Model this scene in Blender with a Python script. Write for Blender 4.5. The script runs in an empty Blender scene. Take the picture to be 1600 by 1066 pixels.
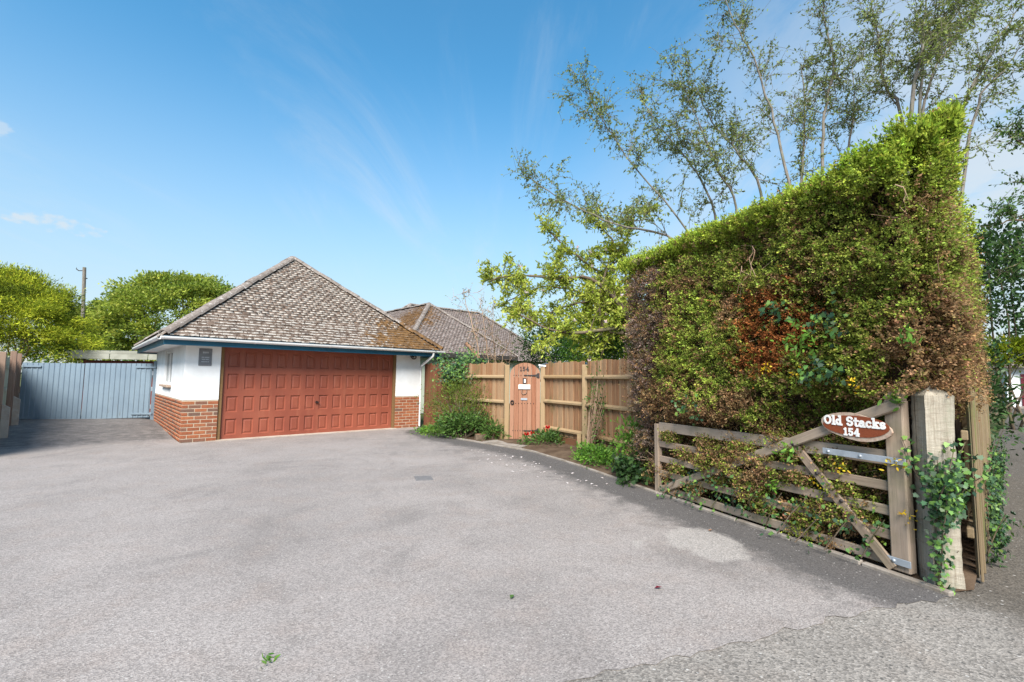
import bpy, bmesh, math, random
import numpy as np
from mathutils import Matrix, Vector
random.seed(7); rng = np.random.default_rng(11)
S = bpy.context.scene
COL = S.collection
R = math.radians

# ------------------------------------------------------------ camera, sky, sun, exposure
FPX, PITCH, ROLL, CH = 740.0, 0.0785, 0.012, 1.43
cd = bpy.data.cameras.new('camera'); cam = bpy.data.objects.new('camera', cd); COL.objects.link(cam)
cd.sensor_width = 36; cd.lens = FPX / 1600 * 36; cd.clip_start = 0.05; cd.clip_end = 3000
cam.matrix_world = Matrix.Translation((0, 0, CH)) @ Matrix.Rotation(math.pi / 2 + PITCH, 4, 'X') @ Matrix.Rotation(ROLL, 4, 'Z')
S.camera = cam
SUN_AZ = (-0.08, -0.997); SUN_EL = R(44)
W = bpy.data.worlds.new('World'); S.world = W; W.use_nodes = True
wn = W.node_tree.nodes; wl = W.node_tree.links
for n in list(wn): wn.remove(n)
wo = wn.new('ShaderNodeOutputWorld'); bg = wn.new('ShaderNodeBackground'); bg.inputs['Strength'].default_value = 0.085
sky = wn.new('ShaderNodeTexSky'); sky.sky_type = 'NISHITA'; sky.sun_disc = False
sky.sun_elevation = SUN_EL; sky.sun_rotation = math.atan2(SUN_AZ[0], SUN_AZ[1])
sky.air_density = 1.0; sky.dust_density = 0.6; sky.ozone_density = 1.6
tc = wn.new('ShaderNodeTexCoord'); sx = wn.new('ShaderNodeSeparateXYZ'); wl.new(tc.outputs['Generated'], sx.inputs[0])
# project the view direction on a cloud plane: (x/z, y/z)
def wm(op, a, b=None, clamp=False):
    m = wn.new('ShaderNodeMath'); m.operation = op; m.use_clamp = clamp
    for i, v in enumerate((a, b)):
        if v is None: continue
        if isinstance(v, (int, float)): m.inputs[i].default_value = v
        else: wl.new(v, m.inputs[i])
    return m.outputs[0]
zc = wm('ADD', wm('MAXIMUM', sx.outputs['Z'], 0.0), 0.12)
cx = wn.new('ShaderNodeCombineXYZ'); wl.new(wm('DIVIDE', sx.outputs['X'], zc), cx.inputs[0]); wl.new(wm('DIVIDE', sx.outputs['Y'], zc), cx.inputs[1])
def wnoise(scale, detail, sxyz, rough=0.6, dist=0.0):
    mp = wn.new('ShaderNodeMapping'); mp.inputs['Scale'].default_value = sxyz; mp.inputs['Rotation'].default_value = (0, 0, 0.5)
    mp.inputs['Location'].default_value = (-1.3, 2.9, 0); wl.new(cx.outputs[0], mp.inputs[0])
    n = wn.new('ShaderNodeTexNoise'); n.inputs['Scale'].default_value = scale; n.inputs['Detail'].default_value = detail
    n.inputs['Roughness'].default_value = rough; n.inputs['Distortion'].default_value = dist
    wl.new(mp.outputs[0], n.inputs['Vector']); return n.outputs[0]
def wramp(v, a, b):
    m = wn.new('ShaderNodeMapRange'); m.interpolation_type = 'SMOOTHSTEP'
    m.inputs[1].default_value = a; m.inputs[2].default_value = b; wl.new(v, m.inputs[0]); return m.outputs[0]
wisp = wm('MULTIPLY', wramp(wnoise(1.5, 8, (1.0, 0.30, 1), 0.64, 0.9), 0.46, 0.76), wramp(wnoise(0.6, 2, (1, 1, 1)), 0.36, 0.60))
# a bank of thin cirrus lies to the east
bank = wramp(wm('ADD', wm('MULTIPLY', sx.outputs['X'], 0.86), wm('MULTIPLY', sx.outputs['Y'], 0.5)), 0.50, 0.98)
wisp = wm('MAXIMUM', wm('MULTIPLY', wisp, 0.48), wm('MULTIPLY', bank, wramp(wnoise(1.6, 7, (1.0, 0.5, 1), 0.65, 0.8), 0.30, 0.62)))
hz = wramp(sx.outputs['Z'], 0.58, -0.02)
# one small cumulus low in the west and a scrap above it
def puff(az, el, wa, we, seed):
    a = wm('ARCTAN2', sx.outputs['X'], sx.outputs['Y']); e = wm('ARCSINE', sx.outputs['Z'])
    u = wm('DIVIDE', wm('SUBTRACT', a, az), wa); v = wm('DIVIDE', wm('SUBTRACT', e, el), we)
    r = wm('ADD', wm('MULTIPLY', u, u), wm('MULTIPLY', v, v))
    c = wn.new('ShaderNodeCombineXYZ'); wl.new(wm('MULTIPLY', a, 1.0), c.inputs[0]); wl.new(wm('MULTIPLY', e, 1.6), c.inputs[1]); c.inputs[2].default_value = seed
    n = wn.new('ShaderNodeTexNoise'); n.inputs['Scale'].default_value = 42; n.inputs['Detail'].default_value = 5; wl.new(c.outputs[0], n.inputs['Vector'])
    return wramp(wm('SUBTRACT', wm('MULTIPLY', n.outputs[0], 3.4), r), 1.05, 1.75)
puffs = wm('MULTIPLY', wm('ADD', puff(-0.775, 0.225, 0.062, 0.020, 0.3), wm('MULTIPLY', puff(-0.845, 0.34, 0.02, 0.014, 4.0), 0.6)), 0.62)
cloud = wm('ADD', wm('MULTIPLY', wisp, 0.75), puffs, True)
mx = wn.new('ShaderNodeMix'); mx.data_type = 'RGBA'; wl.new(cloud, mx.inputs[0])
hs = wn.new('ShaderNodeHueSaturation'); hs.inputs['Saturation'].default_value = 1.30; hs.inputs['Value'].default_value = 0.90; hs.inputs['Hue'].default_value = 0.484
wl.new(sky.outputs[0], hs.inputs['Color'])
mh = wn.new('ShaderNodeMix'); mh.data_type = 'RGBA'; wl.new(wm('MULTIPLY', hz, 0.85), mh.inputs[0]); wl.new(hs.outputs[0], mh.inputs[6]); mh.inputs[7].default_value = (2.05, 2.35, 2.55, 1)
wl.new(mh.outputs[2], mx.inputs[6]); mx.inputs[7].default_value = (2.75, 2.9, 3.0, 1)
wl.new(mx.outputs[2], bg.inputs[0]); wl.new(bg.outputs[0], wo.inputs[0])
sl = bpy.data.lights.new('sun', 'SUN'); sl.energy = 2.7; sl.angle = R(30); sl.color = (1.0, 0.95, 0.88)
so = bpy.data.objects.new('sun', sl); COL.objects.link(so)
sd = Vector((SUN_AZ[0] * math.cos(SUN_EL), SUN_AZ[1] * math.cos(SUN_EL), math.sin(SUN_EL)))
so.rotation_euler = sd.to_track_quat('Z', 'Y').to_euler(); so.location = (10, -10, 20)
S.view_settings.view_transform = 'Standard'; S.view_settings.look = 'None'; S.view_settings.gamma = 1
S.view_settings.exposure = 1.75
S.cycles.max_bounces = 6; S.cycles.transparent_max_bounces = 8

# ------------------------------------------------------------ materials
KA = 0.80
def ka(c): return tuple(x * KA for x in c) if max(c) < 0.6 else c
class NT:
    def __init__(s, name):
        s.m = bpy.data.materials.new(name); s.m.use_nodes = True; t = s.m.node_tree; s.n = t.nodes; s.l = t.links
        s.b = s.n['Principled BSDF']
    def node(s, t, **k):
        n = s.n.new(t)
        for a, v in k.items(): setattr(n, a, v)
        return n
    def set(s, sock, v):
        if isinstance(v, (int, float)): sock.default_value = v
        elif isinstance(v, tuple): sock.default_value = v if len(v) == len(sock.default_value) else v + (1,)
        else: s.l.new(v, sock)
    def math(s, op, a, b=0.0, clamp=False):
        n = s.node('ShaderNodeMath', operation=op, use_clamp=clamp); s.set(n.inputs[0], a); s.set(n.inputs[1], b); return n.outputs[0]
    def mix(s, f, a, b, bt='MIX'):
        n = s.node('ShaderNodeMix', data_type='RGBA', blend_type=bt); s.set(n.inputs[0], f); s.set(n.inputs[6], a); s.set(n.inputs[7], b); return n.outputs[2]
    def pos(s): return s.node('ShaderNodeNewGeometry').outputs['Position']
    def obj(s): return s.node('ShaderNodeTexCoord').outputs['Object']
    def mapv(s, v, sc):
        n = s.node('ShaderNodeMapping'); n.inputs['Scale'].default_value = sc; s.l.new(v, n.inputs[0]); return n.outputs[0]
    def noise(s, v, sc, det=4, rough=0.6, dist=0.0):
        n = s.node('ShaderNodeTexNoise'); n.inputs['Scale'].default_value = sc; n.inputs['Detail'].default_value = det
        n.inputs['Roughness'].default_value = rough; n.inputs['Distortion'].default_value = dist; s.l.new(v, n.inputs['Vector']); return n.outputs[0]
    def vor(s, v, sc, out='Color', feature='F1'):
        n = s.node('ShaderNodeTexVoronoi', feature=feature); n.inputs['Scale'].default_value = sc; s.l.new(v, n.inputs['Vector']); return n.outputs[out]
    def step(s, v, a, b):
        n = s.node('ShaderNodeMapRange', interpolation_type='SMOOTHSTEP'); s.set(n.inputs[0], v); n.inputs[1].default_value = a; n.inputs[2].default_value = b; return n.outputs[0]
    def ramp(s, v, stops):
        n = s.node('ShaderNodeValToRGB'); e = n.color_ramp.elements
        while len(e) < len(stops): e.new(0.5)
        for i, (p, c) in enumerate(stops): e[i].position = p; e[i].color = c + (1,)
        s.set(n.inputs[0], v); return n.outputs[0]
    def rnd(s): return s.node('ShaderNodeObjectInfo').outputs['Random']
    def attr(s, name, out='Fac'): return s.node('ShaderNodeAttribute', attribute_name=name).outputs[out]
    def bump(s, h, st=0.3, d=0.01):
        n = s.node('ShaderNodeBump'); n.inputs['Strength'].default_value = st; n.inputs['Distance'].default_value = d; s.l.new(h, n.inputs['Height'])
        s.l.new(n.outputs[0], s.b.inputs['Normal'])
    def done(s, col=None, rough=0.8, spec=0.3, metal=0.0):
        if col is not None: s.set(s.b.inputs['Base Color'], col)
        s.set(s.b.inputs['Roughness'], rough); s.b.inputs['Specular IOR Level'].default_value = spec; s.b.inputs['Metallic'].default_value = metal
        return s.m
def m_plain(name, c1, c2=None, sc=6.0, rough=0.7, bump=0.15, spec=0.3, metal=0.0, bsc=40.0):
    t = NT(name); p = t.pos(); c2 = ka(c2 or tuple(x * 0.8 for x in c1)); c1 = ka(c1)
    col = t.mix(t.step(t.noise(p, sc, 5), 0.35, 0.68), c1, c2)
    if bump: t.bump(t.noise(p, bsc, 4), bump, 0.01)
    return t.done(col, rough, spec, metal)
def m_wood(name, c1, c2, c3, algae=None, alg=0.5, rough=0.8, contrast=1.0, gs=1.0):
    """grain along the piece's local X; per-piece tint from Object Info"""
    c1, c2, c3 = ka(c1), ka(c2), ka(c3); algae = ka(algae) if algae else None
    t = NT(name); o = t.obj(); r = t.rnd()
    off = t.node('ShaderNodeVectorMath', operation='ADD'); t.l.new(o, off.inputs[0])
    cv = t.node('ShaderNodeCombineXYZ'); t.l.new(t.math('MULTIPLY', r, 37.0), cv.inputs[0]); t.l.new(t.math('MULTIPLY', r, 11.0), cv.inputs[1]); t.l.new(cv.outputs[0], off.inputs[1])
    v = off.outputs[0]
    g = t.noise(t.mapv(v, (1.2 * gs, 26 * gs, 26 * gs)), 1.6, 6, 0.65, 0.6)
    fine = t.noise(t.mapv(v, (4 * gs, 160 * gs, 160 * gs)), 1.0, 3)
    col = t.mix(t.step(g, 0.3, 0.72), c1, c2)
    col = t.mix(t.math('MULTIPLY', t.step(r, 0.25, 1.0), 0.7), col, c3)
    col = t.mix(t.math('MULTIPLY', t.step(fine, 0.5, 0.75), 0.35 * contrast), col, tuple(x * 0.45 for x in c1))
    if algae:
        col = t.mix(t.math('MULTIPLY', t.step(t.noise(t.pos(), 1.3, 4, 0.7), 0.5, 0.68), alg), col, algae)
    t.bump(t.math('ADD', g, t.math('MULTIPLY', fine, 0.5)), 0.45, 0.006)
    return t.done(col, rough, 0.25)
def m_piece(name, stops, src, lichen=None, moss=None, bump=0.4, rough=0.85, nsc=14.0, mossmask=False, lo=0.53, hi=0.64, dirt=None):
    """bricks and tiles: each piece its own tint, from the object (src 'o') or a per-face attribute (src 'a')"""
    stops = [(a, ka(c)) for a, c in stops]; lichen = ka(lichen) if lichen else None
    t = NT(name); p = t.pos()
    r = t.rnd() if src == 'o' else t.attr('rnd')
    col = t.ramp(r, stops)
    n = t.noise(p, nsc, 5, 0.65)
    col = t.mix(t.math('MULTIPLY', t.step(n, 0.35, 0.75), 0.45), col, tuple(x * 0.5 for x in stops[0][1]))
    if dirt: col = t.mix(t.math('MULTIPLY', t.step(t.noise(p, 1.7, 4), 0.45, 0.7), 0.6), col, dirt)
    if lichen:
        a = t.math('MAXIMUM', t.step(t.noise(p, 13.0, 4, 0.7), lo + 0.06, hi + 0.06), t.math('MULTIPLY', t.attr('edge'), t.step(t.noise(p, 9.0, 4, 0.7), lo - 0.12, hi - 0.08)))
        col = t.mix(t.math('MULTIPLY', a, 0.9), col, lichen)
    if moss:
        # moss has taken hold in the corner where the two roofs meet and thins out from there
        d = t.node('ShaderNodeVectorMath', operation='DISTANCE'); t.l.new(p, d.inputs[0]); d.inputs[1].default_value = moss[1]
        k = t.math('ADD', t.step(d.outputs['Value'], moss[2], 0.3), t.math('MULTIPLY', t.math('SUBTRACT', t.noise(p, 5.5, 6, 0.75), 0.5), 3.0))
        mc = t.mix(t.step(t.noise(p, 6, 3), 0.4, 0.6), moss[0], tuple(x * 1.7 for x in moss[0]))
        col = t.mix(t.math('MULTIPLY', t.step(k, 0.45, 0.75), 0.9), col, mc)
    t.bump(n, bump, 0.01)
    return t.done(col, rough, 0.2)
def m_leaf(name, rough=0.55, trans=0.35, spec=0.3):
    t = NT(name); c = t.attr('Col', 'Color')
    out = t.n['Material Output']; tr = t.node('ShaderNodeBsdfTranslucent'); mixs = t.node('ShaderNodeMixShader'); mixs.inputs[0].default_value = trans
    t.l.new(t.mix(0.35, c, (0.35, 0.5, 0.05), 'MULTIPLY'), tr.inputs[0]); t.l.new(c, tr.inputs[0])
    t.done(c, rough, spec); t.l.new(t.b.outputs[0], mixs.inputs[1]); t.l.new(tr.outputs[0], mixs.inputs[2]); t.l.new(mixs.outputs[0], out.inputs[0])
    return t.m
def m_bark(name, c1, c2, green=None):
    t = NT(name); p = t.pos()
    n = t.noise(t.mapv(p, (1, 1, 0.3)), 18, 6, 0.7)
    col = t.mix(t.step(n, 0.35, 0.65), c1, c2)
    if green: col = t.mix(t.math('MULTIPLY', t.step(t.noise(p, 1.5, 4), 0.5, 0.65), 0.7), col, green)
    t.bump(n, 0.6, 0.02); return t.done(col, 0.9, 0.2)
def m_tarmac(name, base, dark, agg, contrast, coarse):
    base, dark = ka(base), ka(dark)
    t = NT(name); p = t.pos()
    big = t.noise(p, 0.55, 5, 0.6); mid = t.noise(p, 2.6, 5, 0.65)
    col = t.mix(t.step(big, 0.33, 0.68), base, tuple(x * 0.80 for x in base))
    col = t.mix(t.math('MULTIPLY', t.step(t.noise(p, 0.8, 7, 0.72, 0.8), 0.47, 0.68), 0.50), col, tuple(x * 0.55 for x in base))
    col = t.mix(t.math('MULTIPLY', t.step(mid, 0.45, 0.72), 0.5), col, (base[0] * 0.9, base[1] * 0.84, base[2] * 0.80))
    wear_shade = t.math('ADD', t.attr('wear_shade'), t.math('MULTIPLY', t.math('SUBTRACT', t.noise(p, 4.5, 6, 0.7), 0.5), 0.9))  # mask carries worn tarmac and painted-in shade together
    col = t.mix(t.math('MULTIPLY', t.step(wear_shade, 0.25, 0.8), 0.9), col, dark)
    pt = t.math('ADD', t.attr('patch'), t.math('MULTIPLY', t.math('SUBTRACT', t.noise(p, 7, 5, 0.7), 0.5), 0.7))
    col = t.mix(t.math('MULTIPLY', t.step(pt, 0.38, 0.66), 0.75), col, (0.31, 0.285, 0.26))
    # stones in the surface: each cell its own grey, a few pale chippings
    cell = t.node('ShaderNodeSeparateColor'); t.l.new(t.vor(p, agg), cell.inputs[0])
    k = t.math('ADD', t.math('MULTIPLY', cell.outputs[0], contrast), 1 - contrast * 0.55)
    kk = t.node('ShaderNodeCombineColor'); [t.l.new(k, kk.inputs[i]) for i in range(3)]
    col = t.mix(1.0, col, kk.outputs[0], 'MULTIPLY')
    cell2 = t.node('ShaderNodeSeparateColor'); t.l.new(t.vor(p, agg * 0.45), cell2.inputs[0])
    dd = t.vor(p, agg * 0.45, 'Distance')
    chip = t.math('MULTIPLY', t.step(cell2.outputs[1], 0.93, 0.96), t.step(dd, 0.38, 0.25))
    col = t.mix(t.math('MULTIPLY', chip, 0.7), col, (0.42, 0.40, 0.37))
    pit = t.math('MULTIPLY', t.step(cell2.outputs[2], 0.93, 0.96), t.step(dd, 0.4, 0.25))
    col = t.mix(t.math('MULTIPLY', pit, 0.7), col, (0.05, 0.048, 0.045))
    t.bump(t.math('ADD', t.vor(p, agg, 'Distance'), t.math('MULTIPLY', t.noise(p, agg * 0.3, 4), 1.2)), 0.5, coarse)
    return t.done(col, 0.88, 0.25)

M = {}
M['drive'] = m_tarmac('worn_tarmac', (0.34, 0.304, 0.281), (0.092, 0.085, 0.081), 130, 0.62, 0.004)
M['lane'] = m_tarmac('coarse_tarmac', (0.285, 0.258, 0.228), (0.105, 0.090, 0.072), 90, 0.75, 0.006)
M['soil'] = m_plain('soil', (0.085, 0.055, 0.035), (0.15, 0.105, 0.07), 3.0, 0.95, 0.8, 0.1, bsc=25)
M['grass'] = m_plain('grass_ground', (0.07, 0.10, 0.03), (0.12, 0.10, 0.05), 0.8, 0.95, 0.6, 0.1)
M['concrete'] = m_plain('concrete', (0.33, 0.29, 0.25), (0.22, 0.185, 0.15), 5, 0.9, 0.4, 0.2)
M['spur'] = m_plain('pale_concrete', (0.52, 0.45, 0.38), (0.42, 0.34, 0.27), 5, 0.9, 0.3, 0.2)
M['render'] = m_plain('white_render', (0.78, 0.79, 0.79), (0.66, 0.665, 0.65), 1.3, 0.85, 0.12, 0.2, bsc=120)
M['mortar'] = m_plain('mortar', (0.56, 0.46, 0.34), (0.46, 0.37, 0.27), 8, 0.95, 0.3, 0.1)
BR = [(0.0, (0.30, 0.10, 0.05)), (0.35, (0.36, 0.12, 0.055)), (0.6, (0.42, 0.155, 0.07)), (0.82, (0.27, 0.12, 0.075)), (1.0, (0.16, 0.11, 0.085))]
M['brick'] = m_piece('brick_clay', BR, 'o', nsc=30); M['brick_a'] = m_piece('brick_clay_joined', BR, 'a', nsc=30)
TL = [(0.0, (0.105, 0.073, 0.054)), (0.45, (0.145, 0.102, 0.076)), (0.8, (0.19, 0.14, 0.108)), (1.0, (0.10, 0.078, 0.064))]
LI = (0.55, 0.51, 0.45); MO = (0.085, 0.043, 0.012)
MC = (-2.55, 13.3, 2.3)
M['tile'] = m_piece('roof_tile', TL, 'o', LI, (MO, MC, 2.5)); M['tile_a'] = m_piece('roof_tile_joined', TL, 'a', LI, (MO, MC, 2.5))
M['hip'] = m_piece('hip_tile', [(0, (0.20, 0.165, 0.14)), (1, (0.26, 0.22, 0.19))], 'o', (0.48, 0.45, 0.42), (MO, MC, 2.2), lo=0.48, hi=0.6)
M['tile_b'] = m_piece('bungalow_tile', [(0, (0.15, 0.115, 0.10)), (0.5, (0.20, 0.16, 0.14)), (1, (0.25, 0.20, 0.18))], 'a', (0.40, 0.37, 0.34), (MO, (-5.2, 21.0, 4.4), 3.4), lo=0.58, hi=0.72)
M['underlay'] = m_plain('roof_felt', (0.05, 0.045, 0.04), rough=0.95)
t = NT('red_brown_door_paint'); p_ = t.pos()
c_ = t.mix(t.step(t.noise(p_, 1.1, 5), 0.3, 0.7), (0.270, 0.075, 0.042), (0.205, 0.054, 0.032)); c_ = t.mix(t.math('MULTIPLY', t.step(t.noise(t.mapv(p_, (7, 7, 0.6)), 1.0, 5, 0.7), 0.5, 0.75), 0.4), c_, (0.32, 0.12, 0.07))
t.bump(t.noise(t.mapv(p_, (90, 90, 6)), 1.0, 4), 0.25, 0.003); M['door'] = t.done(c_, 0.45, 0.4)
M['door_old'] = m_plain('red_brown_door_paint', (0.255, 0.062, 0.036), (0.215, 0.052, 0.032), 3.0, 0.5, 0.06, 0.4, bsc=60)
M['teal'] = m_plain('teal_paint', (0.012, 0.115, 0.19), (0.010, 0.09, 0.15), 3, 0.5, 0.05, 0.4)
M['white_pvc'] = m_plain('white_plastic', (0.78, 0.78, 0.77), (0.70, 0.70, 0.68), 3, 0.45, 0.03, 0.4)
M['dark'] = m_plain('dark_void', (0.02, 0.02, 0.02), rough=0.9)
M['black_iron'] = m_plain('black_iron', (0.022, 0.018, 0.018), (0.04, 0.03, 0.028), 30, 0.6, 0.3, 0.4)
M['galv'] = m_plain('galvanised_steel', (0.46, 0.50, 0.54), (0.36, 0.40, 0.44), 14, 0.45, 0.1, 0.5, 0.35)
M['slate'] = m_plain('slate', (0.22, 0.235, 0.25), (0.17, 0.18, 0.195), 10, 0.6, 0.2)
M['letter'] = m_plain('white_letter_paint', (0.74, 0.73, 0.70), (0.62, 0.61, 0.58), 10, 0.5, 0.0)
M['dim_letter'] = m_plain('faded_letter', (0.50, 0.53, 0.56), rough=0.7, bump=0)
t = NT('blue_grey_paint'); p_ = t.pos()
c_ = t.mix(t.step(t.noise(p_, 1.4, 4), 0.3, 0.7), (0.17, 0.225, 0.27), (0.145, 0.195, 0.24)); c_ = t.mix(t.math('MULTIPLY', t.step(t.noise(t.mapv(p_, (14, 14, 0.7)), 1.0, 5, 0.7), 0.5, 0.75), 0.45), c_, (0.20, 0.26, 0.30))
c_ = t.mix(t.math('MULTIPLY', t.step(t.noise(t.mapv(p_, (5, 5, 1.2)), 1.0, 5, 0.75), 0.60, 0.74), 0.55), c_, (0.09, 0.085, 0.075)); t.bump(t.noise(p_, 6, 3), 0.15, 0.02); M['blue'] = t.done(c_, 0.42, 0.45)
M['blue_old'] = m_plain('blue_grey_paint', (0.125, 0.205, 0.28), (0.105, 0.175, 0.245), 1.6, 0.5, 0.08, 0.4, bsc=30)
M['glass'] = NT('window_glass').done((0.10, 0.12, 0.13), 0.08, 0.6)
M['frame_wood'] = m_wood('door_frame_wood', (0.24, 0.14, 0.055), (0.18, 0.10, 0.04), (0.22, 0.13, 0.06))
M['fence'] = m_wood('fence_wood', (0.38, 0.215, 0.108), (0.23, 0.10, 0.048), (0.44, 0.295, 0.17), (0.17, 0.145, 0.06), 0.75, contrast=1.3)
M['rail'] = m_wood('fence_rail_wood', (0.38, 0.26, 0.135), (0.29, 0.18, 0.085), (0.42, 0.30, 0.175), (0.21, 0.17, 0.08), 0.6)
M['fence_dark'] = m_wood('dark_fence_wood', (0.20, 0.075, 0.035), (0.14, 0.05, 0.03), (0.22, 0.10, 0.05), (0.10, 0.12, 0.03), 0.9)
M['door_board'] = m_wood('garden_door_wood', (0.36, 0.165, 0.092), (0.25, 0.098, 0.052), (0.42, 0.24, 0.155), None, contrast=1.2)
M['gate_wood'] = m_wood('weathered_gate_wood', (0.40, 0.305, 0.225), (0.245, 0.175, 0.125), (0.43, 0.345, 0.27), (0.16, 0.155, 0.08), 0.55, contrast=1.6)
M['post_wood'] = m_wood('bleached_post_wood', (0.46, 0.39, 0.29), (0.36, 0.29, 0.20), (0.46, 0.39, 0.29), (0.26, 0.25, 0.17), 0.6)
t = NT('bleached_post'); o_ = t.obj()
g_ = t.noise(t.mapv(o_, (1.0, 30, 30)), 1.5, 6, 0.7, 0.8); saw = t.noise(t.mapv(o_, (30, 6, 6)), 1.0, 5, 0.7, 0.5); blot = t.noise(o_, 5, 5, 0.65)
c_ = t.mix(t.step(g_, 0.3, 0.7), (0.37, 0.335, 0.27), (0.25, 0.215, 0.165)); c_ = t.mix(t.math('MULTIPLY', t.step(saw, 0.5, 0.68), 0.5), c_, (0.17, 0.135, 0.10))
c_ = t.mix(t.math('MULTIPLY', t.step(blot, 0.5, 0.68), 0.6), c_, (0.24, 0.235, 0.17)); ck = t.step(t.noise(t.mapv(o_, (0.7, 22, 22)), 1.0, 3, 0.5, 1.0), 0.66, 0.72)
c_ = t.mix(t.math('MULTIPLY', ck, 0.85), c_, (0.05, 0.037, 0.025)); t.bump(t.math('SUBTRACT', t.math('ADD', g_, t.math('MULTIPLY', saw, 0.8)), t.math('MULTIPLY', ck, 2.0)), 0.8, 0.012); M['post_wood'] = t.done(c_, 0.9, 0.15)
M['pale_wood'] = m_wood('lane_fence_wood', (0.25, 0.185, 0.11), (0.18, 0.13, 0.07), (0.29, 0.22, 0.13), (0.17, 0.19, 0.06), 0.7)
M['left_pale'] = m_wood('grey_green_pale', (0.46, 0.46, 0.34), (0.36, 0.37, 0.26), (0.50, 0.48, 0.38), (0.30, 0.34, 0.18), 0.5)
M['left_post'] = m_wood('brown_post', (0.33, 0.225, 0.165), (0.25, 0.15, 0.105), (0.37, 0.26, 0.19))
M['sign_red'] = m_wood('varnished_sign_wood', (0.25, 0.062, 0.022), (0.19, 0.042, 0.018), (0.25, 0.065, 0.025), rough=0.4)
M['sign_edge'] = m_plain('bark_edge', (0.50, 0.40, 0.31), (0.38, 0.24, 0.17), 20, 0.8, 0.3)
M['leaf'] = m_leaf('leaf', 0.55, 0.45); M['gloss_leaf'] = m_leaf('glossy_leaf', 0.48, 0.25, 0.35); M['sprig'] = m_leaf('conifer_sprig', 0.75, 0.38, 0.15)
M['bark'] = m_bark('grey_bark', (0.13, 0.11, 0.09), (0.21, 0.19, 0.16), (0.13, 0.14, 0.07))
M['bark_dk'] = m_bark('dark_bark', (0.085, 0.06, 0.042), (0.15, 0.115, 0.08), (0.11, 0.11, 0.05))
M['twig'] = m_bark('bare_stem', (0.32, 0.20, 0.13), (0.42, 0.30, 0.20))
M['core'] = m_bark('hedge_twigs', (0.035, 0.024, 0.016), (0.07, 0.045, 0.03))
M['cut'] = m_plain('cut_wood', (0.34, 0.20, 0.12), (0.24, 0.13, 0.08), 20, 0.9, 0.3)
M['grey_roof'] = m_plain('grey_felt_roof', (0.27, 0.30, 0.34), (0.22, 0.25, 0.29), 2, 0.7)
M['asbestos'] = m_plain('weathered_cement_sheet', (0.36, 0.36, 0.30), (0.27, 0.27, 0.22), 3, 0.9)
M['red_paint'] = m_plain('red_timber_paint', (0.22, 0.06, 0.045), rough=0.6)
M['pale_green'] = m_plain('pale_green_boards', (0.50, 0.55, 0.44), (0.42, 0.47, 0.37), 3, 0.7)
M['maroon'] = m_plain('maroon_paint', (0.14, 0.012, 0.022), rough=0.4, spec=0.4)
M['petal'] = m_plain('petal', (0.62, 0.57, 0.55), (0.55, 0.47, 0.44), 30, 0.7, 0.0)
M['tulip'] = m_plain('red_petal', (0.55, 0.02, 0.015), (0.42, 0.012, 0.012), 30, 0.5, 0.0)
M['stem_green'] = m_plain('green_stem', (0.08, 0.16, 0.035), rough=0.6)
M['iron_cover'] = m_plain('iron_cover', (0.15, 0.145, 0.145), (0.20, 0.19, 0.185), 30, 0.8, 0.4)

# ------------------------------------------------------------ helpers
WM = {}                                     # world matrix of every object
def tag(o, label=None, cat=None, group=None, kind=None):
    if label: o['label'] = label
    if cat: o['category'] = cat
    if group: o['group'] = group
    if kind: o['kind'] = kind
    return o
def thing(name, loc, label, cat, group=None):
    o = bpy.data.objects.new(name, None); COL.objects.link(o); o.location = loc; o.empty_display_size = 0.2
    WM[o.name] = Matrix.Translation(loc); return tag(o, label, cat, group)
def link(name, me, mat, parent=None, mtx=None, kind=None):
    """link a mesh; mtx = its world matrix (identity: the mesh is in world coordinates and gets an origin of its own)"""
    o = bpy.data.objects.new(name, me); COL.objects.link(o)
    if mat is not None and not me.materials: me.materials.append(M[mat] if isinstance(mat, str) else mat)
    if mtx is None:
        n = len(me.vertices); co = np.empty(n * 3, np.float32); me.vertices.foreach_get('co', co); co = co.reshape(-1, 3)
        c = (co.min(0) + co.max(0)) / 2; c[2] = co[:, 2].min(); co -= c
        me.vertices.foreach_set('co', co.ravel()); me.update(); w = Vector([float(x) for x in c]); mtx = Matrix.Translation(w)
    if parent: o.parent = parent; o.matrix_parent_inverse = Matrix.Identity(4)
    o.matrix_basis = WM[parent.name].inverted() @ mtx if parent else mtx
    WM[o.name] = mtx.copy()
    if kind: o['kind'] = kind
    return o
def mesh(name, v, f, smooth=False):
    me = bpy.data.meshes.new(name); me.from_pydata([tuple(map(float, p)) for p in v], [], f); me.update()
    if smooth: me.shade_smooth()
    return me
def fast_mesh(name, V, F, col=None, rnd=None, smooth=False):
    """V (n,3), F (m,k) numpy; col per face (m,3); rnd per face"""
    me = bpy.data.meshes.new(name); m, k = F.shape
    me.vertices.add(len(V)); me.vertices.foreach_set('co', V.astype(np.float32).ravel())
    me.loops.add(m * k); me.loops.foreach_set('vertex_index', F.astype(np.int32).ravel())
    me.polygons.add(m); me.polygons.foreach_set('loop_start', np.arange(0, m * k, k, dtype=np.int32))
    if smooth: me.polygons.foreach_set('use_smooth', np.ones(m, bool))
    me.update(calc_edges=True)
    if col is not None:
        a = me.attributes.new('Col', 'FLOAT_COLOR', 'FACE'); c = np.ones((m, 4), np.float32); c[:, :3] = col; a.data.foreach_set('color', c.ravel())
    if rnd is not None:
        a = me.attributes.new('rnd', 'FLOAT', 'FACE'); a.data.foreach_set('value', rnd.astype(np.float32))
    return me
_bc = {}
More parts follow.
